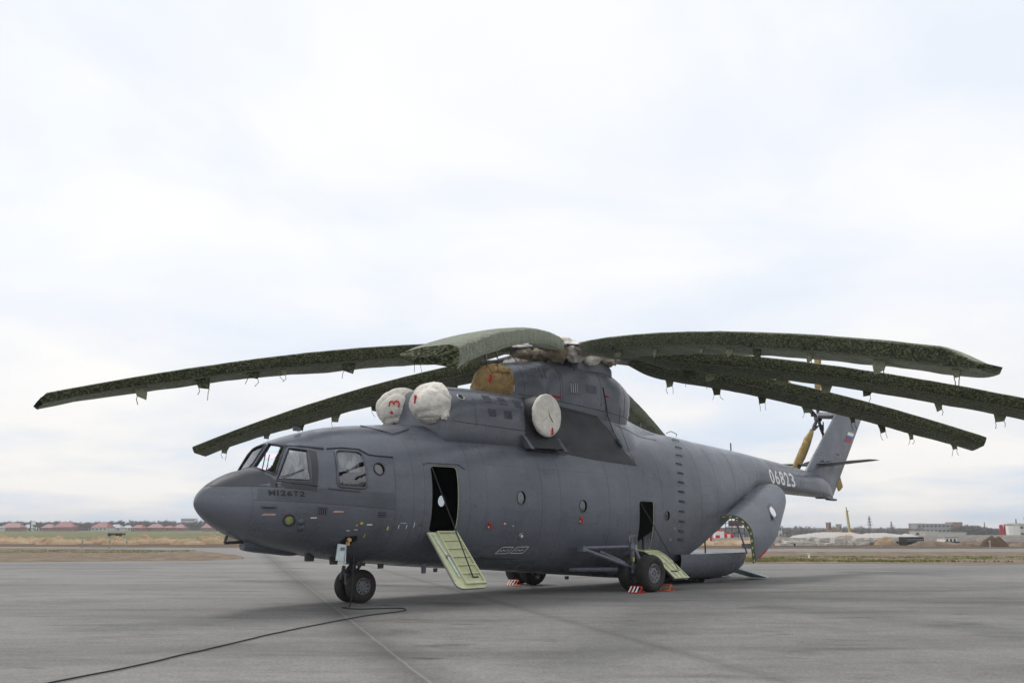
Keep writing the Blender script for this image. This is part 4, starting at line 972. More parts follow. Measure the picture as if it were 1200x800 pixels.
for bi, (azd, dr, r0, lab) in enumerate(BL):
    az = R(azd); er = Vector((math.cos(az), math.sin(az), 0)); et = Vector((-math.sin(az), math.cos(az), 0))
    mid = bpath(az, dr, 9)
    if et.dot(CAM_LOCAL-mid) < 0: et = -et
    # bare blade, grip and root
    b = MB(); rows = []
    for i in range(25):
        r_ = .9+i/24*14.1; p = bpath(az, dr, r_)+Vector((0,0,-.06)); w_ = .16 if r_ < 2 else .38
        rows.append([p+et*w_*c_+Vector((0,0,t_-.10*(1 if c_ < 0 else 0))) for c_, t_ in ((-1,-.02),(-.3,.05),(.6,.05),(1,0),(.4,-.05))])
    b.grid(rows, 0, True).build('rotor_blade', M['paint_mid'], heli, True)
    MB().tube([bpath(az,dr,.3), bpath(az,dr,1.2), bpath(az,dr,1.9)], [.2,.17,.12], 12).box(bpath(az,dr,1.1)+Vector((0,0,-.05)),(.34,.34,.3),Matrix.Rotation(az,3,'Z')).build('blade_grip', M['steel_dark'], heli, True, angle=40)
    MB().tube([bpath(az,dr,.9)+et*.38+Vector((0,0,.10)), bpath(az,dr,2.2)+et*.34+Vector((0,0,-.05))], .05, 8).tube([bpath(az,dr,1.0)-et*.3+Vector((0,0,-.35)), bpath(az,dr,1.8)-et*.1+Vector((0,0,-.15))], .045, 8).build('lag_damper', M['steel'], heli, True)
    rt = hthing('blade_cover', lab, 'blade cover', bpath(az, dr, r0), 'camouflage covers on the main rotor blades')
    N = 92; rows = []; SC = SEC if bi != 2 else [(.47,.03),(.50,-.01),(.505,-.09),(.50,-.18),(.49,-.27),(.45,-.33),(.25,-.30),(.0,-.25),(-.25,-.20),(-.42,-.15),(-.50,-.11),(-.50,-.06),(-.38,.0),(-.12,.04),(.14,.06),(.34,.06)]
    for i in range(N+1):
        r_ = r0+(16-r0)*i/N; p = bpath(az, dr, r_); rows.append([])
        k = 1.0
        if i < 10: k = .42+.58*math.sin(PI/2*i/10)
        tipf = max(0, (r_-15.25)/.75)
        sag = 1+.07*nz(r_*.4, bi*7.3)+.02*nz(r_*1.9, bi*3.1)
        for j, (s_, t_) in enumerate(SC):
            low = min(1, max(0, (-.2-t_)/.25))
            ss = s_*k*1.04; tt = t_*k
            tt = tt*(1+(sag-1)*low*1.6)-.012*low*abs(math.sin(r_*PI/1.9+bi))
            ss += .010*nz(r_*1.5, j*.5, bi)+.004*nz(r_*9, j*2, bi); tt += .010*nz(r_*1.5+50, j*.5, bi)+.004*nz(r_*8, j*3, bi)
            tp_ = (.50,.42,0,0,.1,.2,.3,.3)[bi]*max(0, (r_-7)/9)**1.4
            if tp_: ss = .5-(.5-ss)*(1-.5*tp_); tt = .02+(tt-.02)*(1-tp_)
            if tipf > 0 and bi != 3: ss = ss-.0*tipf; tt += -.03*tipf*(1 if t_ < -.3 else 0)
            elif tipf > 0: # gathered, pointed end: the far edge is cut back, the low edge pulled up
                ss = .5-(.5-ss)*(1-.35*tipf**1.5); tt = -.30+(tt+.30)*(1-.62*tipf**1.4)
            rows[-1].append(p+et*ss+Vector((0,0,tt))+er*(.10*tipf*nz(j*1.7, bi)))
    mb = MB().grid(rows, 0, True)
    n_ = len(SEC); v0 = len(mb.v)-n_
    if bi == 0:      # open end, one sees into the bag
        mb.grid([rows[-1], [q+er*.12*(1 if i in (3,4,11) else .2)-Vector((0,0,.02)) for i, q in enumerate(rows[-1])]], 0, True)
    else:
        c_ = sum((Vector(q) for q in rows[-1]), Vector())/n_+er*(.34 if bi == 3 else .10)-Vector((0,0,.04)); mb.add([c_]+rows[-1], [(0, 1+k, 1+(k+1) % n_) for k in range(n_)])
    mb.add([sum((Vector(q) for q in rows[0]), Vector())/n_]+rows[0], [(0, 1+(k+1) % n_, 1+k) for k in range(n_)])
    mb.build('cover_cloth', M['camo'], rt, True, fix=True, angle=38)
    # welt along the fold and on the top edge
    MB().tube([Vector(r_[5])+Vector((0,0,-.002)) for r_ in rows[3:-8]], .007, 5).build('cover_seam', M['flap'], rt, fix=False)
    # tie flaps with cords
    r_ = (r0+1.6 if bi != 2 else 9.5)+rnd.random()
    while r_ < 15.6:
        i = int((r_-r0)/(16-r0)*N); base = Vector(rows[i][6 if bi not in (1,4,5) else 9]); w1 = .10+.13*rnd.random(); hgt = .13+.17*rnd.random()
        sw = rnd.uniform(-.06,.06); no = et*.02
        a, b_, c_, d_ = base-er*w1+Vector((0,0,.05)), base+er*w1+Vector((0,0,.05)), base+er*(w1*.55+sw)+et*.05-Vector((0,0,hgt*rnd.uniform(.7,1))), base-er*(w1*.75-sw)+et*.03-Vector((0,0,hgt))
        m1 = a.lerp(d_,.5)+et*.03; m2 = b_.lerp(c_,.5)+et*.01
        fl_ = MB().add([a,m1,d_,c_,m2,b_], [(0,1,4,5),(1,2,3,4)]); fl_.add([q-no for q in (a,m1,d_,c_,m2,b_)], [(5,4,1,0),(4,3,2,1)])
        fo = fl_.build('tie_flap', M['camo'] if rnd.random() < .5 else M['flap'], rt, fix=False)
        for q in (c_, d_):
            if rnd.random() < .85: MB().tube([q, q+Vector((rnd.uniform(-.04,.04),rnd.uniform(-.03,.03),-.08)), q+Vector((rnd.uniform(-.12,.12),rnd.uniform(-.08,.08),-.17-.12*rnd.random()))], .009, 4).build('tie_cord', M['cord'], rt, fix=False)
        if bi in (3,4,5) and rnd.random() < .4:
            q = Vector(rows[i][4]); MB().box(q-et*.02, (.15,.15,.07), Matrix.Rotation(az,3,'Z')).build('lashing_patch', M['cord'], rt)
        r_ += rnd.uniform(.8, 2.2)
# rotor head canvas
def blob(c, rad, mat, parent, name, seed, amp=.22, n=28, m=18, sc=1.6, fold=.06, squash=None):
    rows = []; c = Vector(c)
    for i in range(m+1):
        ph = PI*i/m; rows.append([])
        for k in range(n):
            th = 2*PI*k/n; d = Vector((math.sin(ph)*math.cos(th), math.sin(ph)*math.sin(th), math.cos(ph)))
            q = 1+amp*nz(d.x*sc+seed, d.y*sc, d.z*sc)+fold*abs(nz(d.x*5+seed, d.y*5, d.z*2.5))*2-fold*.5
            p = Vector((d.x*rad[0]*q, d.y*rad[1]*q, d.z*rad[2]*q))
            if squash: p = squash(p, d)
            rows[-1].append(c+p)
    return MB().grid(rows, 0, True).build(name, mat, parent, True)
hc = hthing('rotor_head_cover', 'crumpled white and beige canvas wrapped over the main rotor head', 'canvas cover', (8.08,0,7.3))
blob((8.0,0,7.98), (.70,.70,.30), M['canvas'], hc, 'canvas_top', 3, .25, 56, 30, 1.8, .08)
for bi, (azd, dr, r0, lab) in enumerate(BL):
    az = R(azd); p = bpath(az, dr, 1.05); 
    blob(p+Vector((0,0,-.14)), (.42,.42,.34), M['canvas_beige'] if bi not in (3,4) else M['canvas'], hc, 'canvas_sleeve', bi*5+2, .3, 36, 22, 1.8, .08)
    p = bpath(az, dr, 1.75); blob(p+Vector((0,0,-.12)), (.36,.36,.24), M['canvas_beige'] if bi in (2,3,5,0) else M['canvas'], hc, 'canvas_sleeve', bi*9+4, .3, 32, 20, 2, .08)
# intake covers
def sq(p, d):        # front full and round, drawn in towards the cowl with deep folds
    if d.x > 0: p.x *= .30
    a = math.atan2(d.z, d.y); w_ = max(0, min(1, d.x+.75))     # folds run back to the gathered rim
    q_ = 1+.02*w_*math.sin(a*7+4*nz(d.x*1.5,d.y*1.5,d.z*1.5))+.008*w_*math.sin(a*17+5*nz(d.x*2+9,d.y*2,d.z*2))
    e_ = d-Vector((.35,-.45,-.75)); an_ = math.atan2(e_.z, e_.y*.8+e_.x*.6); q_ += (.085*abs(math.sin(an_*6+2.5*nz(d.x*1.2,d.y*1.2,d.z*1.2)))-.02)*min(1,e_.length*.9)
    p = Vector((p.x*(.5+.5*q_), p.y*q_, p.z*q_)); p.z += .12*max(0, d.x)*max(0, d.z); p.z -= .05*max(0, d.x)*max(0, -d.z)
    return p
for sy, lab, bx in ((-1,'round white canvas cover on the near engine intake, beside the cowling',1.90),(1,'white canvas cover marked with a red 3 on the far engine intake',2.24)):
    t = hthing('intake_cover', lab, 'canvas cover', (bx,sy*.93,4.85), 'white canvas covers on the engine intakes')
    blob((bx-.02,sy*.93,5.38), (.76,.62,.58) if sy < 0 else (.88,.68,.62), M['canvas'], t, 'canvas_bag', 20+sy, .07, 96, 64, 1.1, .0, sq)
    blob((bx-.06,sy*.93-.46,5.02), (.13,.12,.18), M['canvas'], t, 'gathered_end', 31+sy, .3, 28, 18, 2, .1)
    if sy == 1:
        cdir = (CAM_LOCAL-Vector((bx,.93,5.4))).normalized(); rt_ = cdir.cross(Vector((0,0,1))).normalized()*-1; up_ = rt_.cross(cdir)*-1
        if up_.z < 0: up_ = -up_
        if (Vector((bx,.93,5.4))+rt_).x < bx: rt_ = -rt_
        dirn = Vector((-.68,-.70,.05)).normalized(); rt2 = Vector((.70,-.68,0))
        def mp3(u, v):
            a, b_ = (u-.5)*.42, (v-.5)*.30; p = Vector((bx-.02,.93,5.44)); d = (dirn+rt2*(a-.13)+Vector((0,0,1))*(b_+.0)).normalized()
            return p+Vector((d.x*.96, d.y*.75, d.z*.68))
        letter('number_mark', '3', M['red'], t, None, lambda u, v: mp3(1-v, u*1.0), .0, 4)
        MB().box((bx-.72,.62,5.30),(.05,.05,.12)).box((bx-.74,.58,5.22),(.10,.05,.07)).build('warning_ribbon', M['redcloth'], t)
    else:
        MB().box((bx-.79,-1.0,5.45),(.05,.06,.16)).box((bx-.80,-1.0,5.34),(.05,.05,.08)).build('warning_ribbon', M['redcloth'], t)
t = hthing('fan_intake_cover', 'tan canvas cover over the central fan intake ahead of the rotor mast', 'canvas cover', (4.9,0,5.95))
def sq2(p, d):
    e_ = d-Vector((.3,-.2,1.1)); q_ = 1+.07*abs(math.sin(math.atan2(e_.y, -e_.x)*6+2.5*nz(d.x*1.5,d.y*1.5,d.z*1.5)))-.03
    return Vector((p.x*(1 if d.x < 0 else .5)*q_, p.y*q_, max(p.z*q_, -.50)))
blob((5.0,0,6.28), (.60,.86,.72), M['canvas_tan'], t, 'canvas_bag', 44, .07, 60, 40, 1.2, .03, sq2)
MB().tube([(5.05,.86*math.cos(a),6.14+.86*math.sin(a)) for a in np.linspace(-.1,PI+.1,24)], .02, 6).build('hem', M['canvas'], t, True)
MB().box((4.36,-.55,6.45),(.06,.05,.16)).box((4.34,-.52,6.35),(.05,.05,.12)).build('warning_ribbon', M['redcloth'], t)
blob((4.85,-.45,6.68), (.28,.36,.16), M['canvas_tan'], t, 'loose_flap', 50, .15, 30, 20, 2, .05)
for sy, lab in ((-1,'oval white canvas cover on the exhaust below the rotor mast'),(1,'white canvas cover on the exhaust of the far side engine')):
    ec = Vector((5.56,1.30*sy,5.28)); ax = Vector((.10,sy,0)).normalized(); c = ec+ax*.47
    t = hthing('exhaust_cover', lab, 'canvas cover', c-Vector((0,0,.64)), 'white canvas covers on the exhausts')
    rows = []; a1 = Vector((0,0,1)); a2 = ax.cross(a1).normalized()
    for i, (r_, h) in enumerate(((.0,.05),(.2,.052),(.4,.05),(.56,.04),(.635,.02),(.655,-.02),(.65,-.09),(.63,-.12))):
        rows.append([c+ax*(h+.018*nz(math.cos(k*.15)*r_*6, math.sin(k*.15)*r_*6, i*.3))+(a1*math.cos(2*PI*k/44)+a2*math.sin(2*PI*k/44))*(r_*(1+(.012*math.sin(k*3) if i > 4 else 0))) for k in range(44)])
    MB().grid(rows, 0, True).build('canvas_disc', M['canvas'], t, True)
    if sy < 0:
        q = c+ax*.06; MB().prism([q+a1*.16+a2*.05, q+a1*-.02+a2*-.02, q-a1*.22+a2*-.16, q-a1*.20+a2*-.22*.8, q-a1*.05+a2*.0], ax*.01).build('torn_slit', M['canvas_tan'], t)
        q = q-a1*.36-a2*.12; MB().prism([q, q-a1*.22+a2*.03, q-a1*.22-a2*.05, q-a1*.05-a2*.05], ax*.02).build('warning_ribbon', M['redcloth'], t)
# tail rotor blade covers
TL = ['ochre canvas tail rotor cover hanging down left towards the tail boom','ochre canvas tail rotor cover pointing down right behind the fin','ochre canvas tail rotor cover pointing right past the fin top','ochre canvas tail rotor cover pointing straight up between the blades','ochre canvas tail rotor cover pointing up to the left of the hub']
for a, lab in zip(TRA, TL):
    d = Vector((math.cos(R(a)), 0, math.sin(R(a)))); sd_ = Vector((-d.z, 0, d.x)); rows = []
    t = hthing('tail_blade_cover', lab, 'blade cover', TRH+d*.95, 'ochre covers on the tail rotor blades')
    for i in range(31):
        q = i/30; r_ = .95+2.9*q; w_ = .13+.15*min(1, q*3.5); th = .07+.05*math.sin(PI*q)
        rows.append([TRH+d*r_+sd_*(w_*math.cos(2*PI*k/14)*(1+.12*nz(r_*2, k, a)))+Vector((0, th*math.sin(2*PI*k/14)*(1+.3*nz(r_*3, k*.9, a)), 0)) for k in range(14)])
    mb = MB().grid(rows, 0, True); mb.f += [tuple(range(14)), tuple(range(len(mb.v)-14, len(mb.v)))]; mb.mi += [0,0]
    mb.build('cover_cloth', M['canvas_tr'], t, True, angle=60)
    MB().tube([TRH+d*r_+sd_*.03+Vector((0,-.13,0)) for r_ in np.linspace(1.2,3.7,8)], .01, 4).build('cover_seam', M['canvas_tan'], t)
# ------------------------------------------------------------------ chocks and cable
def chock(c, col, lab, lattice, rot=0):
    t = hthing('wheel_chock', lab, 'wheel chock', c, 'wheel chocks at the main wheels'); c = Vector(c); t.rotation_euler.z += 0
    b = MB(); w2 = .18; L = .15; H_ = .19
    for s_ in (-w2, w2):
        P_ = [c+Vector((-L,s_,.02)), c+Vector((L,s_,.02)), c+Vector((0,s_,H_))]; b.tube(P_, .022, 6, closed=True)
    b.build('end_frame', M[col], t)
    for k, (x, z) in enumerate(((-L,.02),(L,.02),(0,H_))): MB().tube([c+Vector((x,-w2,z)), c+Vector((x,w2,z))], .022, 6).build('cross_bar', M[col], t)
    for k in range(3 if lattice else 0): 
        y = -w2+.13+.13*k; MB().tube([c+Vector((-L,y,.02)), c+Vector((0,y,H_))], .024, 6).build('slanted_bar', M['white'], t)
chock((9.70,-2.95,0), 'orange', 'orange triangular chock behind the near main wheels', False)
chock((8.22,-2.95,0), 'red', 'red and white barred chock in front of the near main wheels', True)
chock((8.05,2.2,0), 'orange', 'small reddish chock in front of the far main wheels', True)
cb_pts = [(-1.22,-1.50,1.62),(-1.20,-1.62,1.45),(-1.18,-1.62,.9),(-1.19,-1.60,.35),(-1.22,-1.55,.04),(-1.15,-1.30,.02),(-1.3,-1.35,.02),(-1.21,-1.91,.02),(-.85,-2.1,.02),(-.37,-2.39,.02),(-.42,-2.75,.02),(-.92,-3.15,.02),(-1.9,-3.4,.02),(-3.21,-4.02,.02),(-5.15,-5.08,.02),(-7.38,-6.53,.02),(-9.05,-7.61,.02),(-10.21,-8.21,.02),(-12.0,-9.2,.02)]
def spl(P_, n=8):
    P_ = [Vector(p) for p in P_]; out = []
    for i in range(len(P_)-1):
        p0, p1, p2, p3 = P_[max(i-1,0)], P_[i], P_[i+1], P_[min(i+2,len(P_)-1)]
        for k in range(n):
            u = k/n; out.append(.5*((2*p1)+(-p0+p2)*u+(2*p0-5*p1+4*p2-p3)*u*u+(-p0+3*p1-3*p2+p3)*u**3))
    return out+[P_[-1]]
pts = [Vector((p.x+.03*nz(p.x*1.3,p.y*1.3), p.y+.03*nz(p.x*1.3+9,p.y*1.3), max(p.z,.016))) for p in spl(cb_pts)]
cab = MB().tube([p for p in pts], .013, 8); cabo = cab.build('power_cable', M['black'], None, True)
cabo.matrix_world = HM; tag(cabo, 'thin black power cable trailing from the nose hatch across the apron', 'cable')
HAZE = .00026
# ------------------------------------------------------------------ background left
g_l = 'sandy heaps along the far side of the left taxiway'
LL = [(4,-6,30,1.1),(30,1,44,1.9),(62,2,34,1.5),(88,0,34,1.7),(112,1,26,1.2),(138,0,24,1.6),(160,2,30,1.7),(184,0,30,1.9),(210,2,32,1.5),(236,1,30,1.4),(262,0,30,2.2),(286,1,24,2.2),(318,2,40,1.6),(-30,1,44,1.6),(-70,0,40,1.7)]
LW = ['low sandy heap at the left frame edge','broad pale sandy heap second from the left edge','sandy heap below the pink roofed houses','rounded sandy heap just right of the pink roofs','small sandy heap near the left wooden pegs','sandy heap behind the middle wooden peg','sandy heap right of the long dark vehicle','tall sandy heap halfway between pegs and nose','flat sandy heap left of the helicopter nose','sandy heap touching the small dark container','tallest sandy heap directly under the helicopter nose','brown sandy heap partly behind the nose belly','low sandy heap behind the front belly','sandy heap outside the left frame edge','far sandy heap outside the left frame edge']
for i, ((u, dv, wpx, h), lab) in enumerate(zip(LL, LW)):
    D = 118+(i % 3)*5; heap(u, D, wpx/1084*D*1.35, h*.50, M['sand'] if i != 11 else M['soil'], lab, g_l, i*3.7)
g_r = 'spoil heaps on the building site'
RR = [(1020,114,22,1.2,'sand','orange sandy heap left of the dark container'),(1142,104,26,1.5,'soil_dark','tall dark soil heap standing right of the white site cabin'),(1115,106,36,.75,'soil','rubble heap between white cabin and dark soil heap'),(1075,108,50,.7,'soil','flat brown heap right of the dark container'),(975,150,26,1.2,'sand','brown heap at the foot of the crane'),(1190,106,60,.6,'soil','long low brown heap at the right frame edge'),(850,112,60,.8,'sand','low sandy heap seen through the gap under the tail'),(800,112,60,.9,'sand','low sandy heap behind the loading ramp'),(740,112,50,1.2,'sand','sandy heap seen through the rear side door'),(1240,108,60,.6,'soil','brown heap beyond the right frame edge')]
for i, (u, D, wpx, h, mt, lab) in enumerate(RR): heap(u, D, wpx/1084*D*1.2, h*.8, M[mt], lab, g_r, i*5.1+60, rg=.5 if h > 1.1 else 1)
# wooden pegs
def peg(u, D, h, lab, mt='concrete_dark'):
    t = wthing('marker_peg', lab, 'marker peg', (wx(u, D), D, .05), 'marker pegs beside the taxiways')
    h *= .75; MB().box((0,0,h/2),(.10,.10,h)).build('post', M[mt], t); MB().box((0,-.0,h+.02),(.17,.16,.05)).build('cap', M['primer'], t)
peg(117, 92, 1.0, 'thin peg left of the two others on the soil strip'); peg(148, 88, 1.1, 'middle marker peg on the left soil strip'); peg(167, 95, .9, 'rightmost marker peg on the left soil strip')
peg(933, 60, .40, 'short pale post in the grass right of the clamshell door', 'white'); peg(1137, 90, .9, 'small post beside the right taxiway'); peg(1015, 92, .9, 'small post left of the dark container')
peg(803, 84, .7, 'thin post behind the loading ramp', 'steel')
# houses
M['brickw'] = simple('red_brick', (.30,.16,.12), .9); M['rend'] = simple('pale_render', (.55,.53,.50), .9)
M['roofred'] = simple('red_roof', (.22,.062,.058), .6, 0, .2, .6); M['roofpink'] = simple('faded_red_roof', (.23,.10,.10), .6, 0, .2, .6); M['roofgrey'] = simple('grey_blue_roof', (.28,.33,.36), .6, 0, .2, .6)
M['win'] = simple('window_dark', (.05,.055,.06), .25)
def house(u, D, w, d, h, rh, roof, wall, lab, rz=0):
    t = wthing('house', lab, 'house', (wx(u, D), D, -.1), 'houses beyond the airfield', rz)
    MB().box((0,0,h/2),(w,d,h)).build('wall', M[wall], t)
    e = .5; rf = MB(); ins = min(w, d)*.32
    rf.add([(-w/2-e,-d/2-e,h),(w/2+e,-d/2-e,h),(w/2+e,d/2+e,h),(-w/2-e,d/2+e,h),(-w/2+ins,0,h+rh),(w/2-ins,0,h+rh)], [(0,1,5,4),(2,3,4,5),(1,2,5),(3,0,4),(3,2,1,0)])
    ro = rf.build('roof', M[roof], t); MB().box((w*.18,.3,h+rh*.85),(.6,.6,rh*.7)).build('chimney', M[wall], ro)
    n = max(2, int(w/3))
    for k in range(n):
        x = -w/2+w*(k+.5)/n; f = MB().box((x,-d/2-.04,h*.55),(1.3,.08,1.3)).build('window', M['white'], t); MB().box((x,-d/2-.10,h*.55),(1.1,.04,1.1)).build('pane', M['win'], f)
HS = [(38,9.5,8,3.2,3.0,'roofpink','rend','weathered pink roofed house behind the helicopter front gear')]
HL = [(17,12,9,3,2.4,'roofgrey','rend','low pale house nearest the left frame edge'),(38,19,9,3.4,4.2,'roofpink','brickw','wide brick house with a pink red roof at the left'),(55,8,8,3,3.5,'roofgrey','rend','dark roofed cottage right of the wide brick house'),(79,12,8,3.2,3.6,'roofpink','brickw','pink roofed house right of the white signboard'),(97,17,9,3.6,4.8,'roofred','brickw','brick house with tall stepped red roof'),(139,17,9,3.4,4.5,'roofred','rend','white walled house with a bright red roof'),(154,13,9,3,3.4,'roofgrey','rend','blue grey roofed house beside the white walled one'),(167,9,8,3,2.6,'roofgrey','rend','small grey cottage between blue grey and red roofs'),(180,11,8,3,2.9,'roofred','brickw','red roofed bungalow left of the wide pink one'),(199,14,9,3.2,3.6,'roofpink','brickw','wide pink roofed house halfway to the nose'),(214,11,8,3,2.2,'roofred','brickw','low red roofed house left of the nose'),(226,11,8,3,3.6,'roofpink','brickw','brick house just left of the helicopter nose'),(259,13,8,3,4.2,'roofpink','brickw','pink roofed house showing under the helicopter nose')]
for i, (u, w, d, h, rh, rf, wa, lab) in enumerate(HL): house(u, 640+(i % 4)*16, w*.72, d, h*.75, rh*.72, rf, wa, lab, .1*((i*7) % 5-2))
# signboard on a mast beside a house
t = wthing('signboard', 'white signboard on a dark frame among the pink roofs', 'signboard', (wx(60, 600), 600, 0))
MB().box((0,0,5.3),(2.8,.4,2.6)).build('board', M['white'], t); MB().box((-1.7,0,3.4),(.5,.5,6.8)).build('post', M['steel_dark'], t); MB().tube([(0,.2,6.6),(6,.4,3.4)], .22, 6).build('brace', M['steel_dark'], t)
def vehicle(u, D, w, h, lab, mt='steel_dark'):
    t = wthing('truck', lab, 'truck', (wx(u, D), D, -.04)); 
    MB().box((.1*w,0,h*.62),(w*.72,2.2,h*.55)).build('cargo_bed', M[mt], t); MB().box((-w*.38,0,h*.62),(w*.2,2.1,h*.66)).build('cab', M[mt], t)
    MB().box((-w*.42,-1.07,h*.75),(w*.1,.04,h*.2)).build('cab_window', M['win'], t)
    for x in (-.36,.12,.36): MB().lathe([(-.2,.42),(.2,.42),(.2,0)], (w*x,-1.0,.42), (0,-1,0), 12).build('wheel', M['rubber'], t)
vehicle(155, 235, 3.8, .85, 'long low brown truck parked beyond the left sandy heaps', 'soil_dark')
def container(u, D, w, h, lab, mt='black'):
    t = wthing('container', lab, 'container', (wx(u, D), D, -.04)); MB().box((0,0,h/2),(w,2.4,h)).build('body', M[mt], t)
    MB().box((0,-1.22,h-.25),(w*1.01,.06,.12)).build('pale_rail', M['steel'], t); MB().box((0,-1.22,h*.55),(w*1.01,.06,.08)).build('pale_rail', M['steel'], t)
    for k in range(9): MB().box((-w/2+w*(k+.5)/9,-1.23,h/2),(.08,.06,h*.9)).build('rib', M['steel_dark'], t)
container(256, 138, 1.8, .62, 'small dark container behind sand under the nose'); container(1049, 112, 1.95, .95, 'dark container with pale rails on the building site', 'black'); container(870, 96, 1.6, .42, 'flat black container seen past the clamshell door')
container(1097, 118, 1.3, .35, 'low dark skip in front of the white site cabin')
# far block of flats on the left
def block(u, D, w, d, h, floors, cols, lab, wall='concrete_dark', win='win', name='apartment_block', winh=.45, tower=None, base=0, z0=0):
    t = wthing(name, lab, 'building', (wx(u, D), D, z0)); MB().box((0,0,h/2),(w,d,h)).build('wall', M[wall], t); MB().box((0,0,h+.2),(w+.5,d+.5,.5)).build('roof_edge', M['concrete'], t)
    for f in range(floors):
        for c in range(cols):
            x = -w/2+w*(c+.5)/cols; z = base+(h-base)*(f+.55)/floors; MB().box((x,-d/2-.05,z),(w/cols*.6,.2,(h-base)/floors*winh)).build('window', M[win], t, fix=False)
    if tower: x0_, tw, th = tower; MB().box((x0_,0,th/2),(tw,d+1,th)).build('stair_tower', M['brickw'] if wall != 'rend' else M['concrete_dark'], t)
    return t
block(235.5, 1000, 14, 10, 11.6, 4, 6, 'pale block of flats on the skyline just left of the nose', 'rend')
# ------------------------------------------------------------------ background right
def slabs(u0, u1, D, n, lab, seed, h=.28, cat='concrete slabs'):
    rnd2 = random.Random(seed); x0_, x1_ = wx(u0, D), wx(u1, D)
    t = wthing('slab_stack', lab, 'slab stack', ((x0_+x1_)/2, D, -.04), 'stacks of concrete slabs on the building site'); xc = (x0_+x1_)/2
    for k in range(n):
        z = 0; x = x0_+(x1_-x0_)*(k+.5)/n-xc; w = (x1_-x0_)/n*rnd2.uniform(.8,.98)
        for j in range(rnd2.choice((1,2,3,3))):
            MB().box((x+rnd2.uniform(-.2,.2),rnd2.uniform(-.3,.3),z+h/2),(w,1.6,h*.86),Matrix.Rotation(rnd2.uniform(-.05,.05),3,'Y')).build('slab', M['concrete'], t); z += h
slabs(898,950,108,6,'stacked pale slabs right behind the clamshell door',1); slabs(952,990,110,5,'low stacks of pale slabs below the crane heap',2); slabs(905,940,124,4,'second row of pale slabs behind the clamshell door',3); slabs(992,1012,116,3,'short pale slab stack left of the orange heap',4); slabs(1020,1040,126,2,'pale slabs leaning on the dark container',5)
def fence(u0, u1, D, h, n, lab, mt='concrete'):
    x0_, x1_ = wx(u0, D), wx(u1, D); t = wthing('concrete_fence', lab, 'fence', ((x0_+x1_)/2, D, -.1), None); xc = (x0_+x1_)/2
    for k in range(n):
        x = x0_+(x1_-x0_)*(k+.5)/n-xc; MB().box((x,0,h/2),((x1_-x0_)/n*.97,.2,h*(1+.02*((k*7) % 3)))).build('fence_panel', M[mt], t)
        MB().box((x-(x1_-x0_)/n/2,-.05,h/2+.05),(.16,.16,h+.0)).build('fence_post', M['concrete'], t)
fence(905,1020,140,.62,9,'pale concrete panel fence behind the slab stacks'); fence(1060,1215,140,.62,16,'long pale concrete fence running to the right frame edge'); fence(1036,1215,208,.55,22,'further pale fence behind the long concrete fence on the right'); fence(826,900,125,.75,8,'grey concrete fence behind the red and white towers')
# white sheeted mounds
M['sheetwhite'] = canvas('pale_sheet', (.50,.475,.45), .2)
for u, D, wpx, h, lab in ((960,200,85,1.75,'long pale sheeted mound behind the fence left of the crane'),(1012,195,60,1.4,'pale sheeted mound right of the crane'),(1040,190,26,1.2,'small pale sheeted mound next to the bush')):
    heap(u, D, wpx/1084*D*1.1, h*.75, M['sheetwhite'], lab, 'pale sheeted mounds', u*.1, dp=14, rg=.6)['category'] = 'sheeted mound'
# kiosks
def cabin(u, D, w, h, nwin, lab, mt='white', z0=-.04):
    t = wthing('site_cabin', lab, 'cabin', (wx(u, D), D, z0)); MB().box((0,0,h/2),(w,2.4,h)).build('wall', M[mt], t); MB().box((0,0,h+.06),(w+.2,2.6,.12)).build('roof', M['concrete_dark'], t)
    for k in range(nwin): MB().box((-w/2+w*(k+.6)/(nwin+.2),-1.22,h*.5),(w/nwin*.45,.06,h*.55)).build('window', M['win'], t)
cabin(1089,128,1.6,.72,3,'small white site cabin with three dark openings'); cabin(943,120,.35,.5,1,'tiny white box left of the crane heap'); cabin(948,121,.35,.5,1,'tiny white box right beside its twin'); cabin(1160.5,400,1.8,9.6,0,'tall white store beside the red silos',z0=-6.5)
# crane
t = wthing('mobile_crane', 'mobile crane with a tall pale yellow boom behind the brown heap', 'crane', (wx(981, 230), 230, 0))
b = MB().tube([(-.1,0,.6),(-.5,0,6.2)], [.38,.28], 4); b.build('boom', simple('crane_cream', (.62,.52,.25), .5), t); MB().tube([(-.5,0,6.2),(-.6,0,7.0)], .10, 6).tube([(-.5,0,6.2),(-.1,0,6.0)], .08, 6).build('jib', M['steel_dark'], t)
MB().box((.6,0,.5),(2.0,2,.8)).build('cab', M['orange'], t); MB().tube([(-.5,-.3,6.1),(-.0,-.3,.9)], .06, 4).build('stay', M['steel_dark'], t)
# red silos and red white towers
for u, lab in ((1151.5,'left one of the twin dark red silos'),(1156.5,'right one of the twin dark red silos')):
    t = wthing('silo', lab, 'silo', (wx(u, 420), 420, -6.5), 'twin dark red silos'); MB().lathe([(0,.8),(9.7,.8),(10.0,.5),(10.05,0)], (0,0,0), (0,0,1), 16).build('drum', M['flagred'], t, True, angle=40)
    for z in (5,7,9): MB().lathe([(z,.83),(z+.1,.83)], (0,0,0), (0,0,1), 16).build('hoop', M['steel_dark'], t)
def checker(u, D, w, h, nx_, nz_, lab):
    t = wthing('checkered_cabin', lab, 'airfield cabin', (wx(u, D), D, 0)); MB().box((0,0,h/2),(w,w*.8,h)).build('wall', M['white'], t)
    for i in range(nx_):
        for j in range(nz_):
            if (i*7+j*5+i*j) % 3 != 1: MB().box((-w/2+w*(i+.5)/nx_,-w*.4-.03,h*(j+.5)/nz_),(w/nx_*.98,.06,h/nz_*.98)).build('red_square', M['red'], t)
    MB().box((0,0,h+.1),(w*.7,w*.5,.25)).build('roof', M['red'], t)
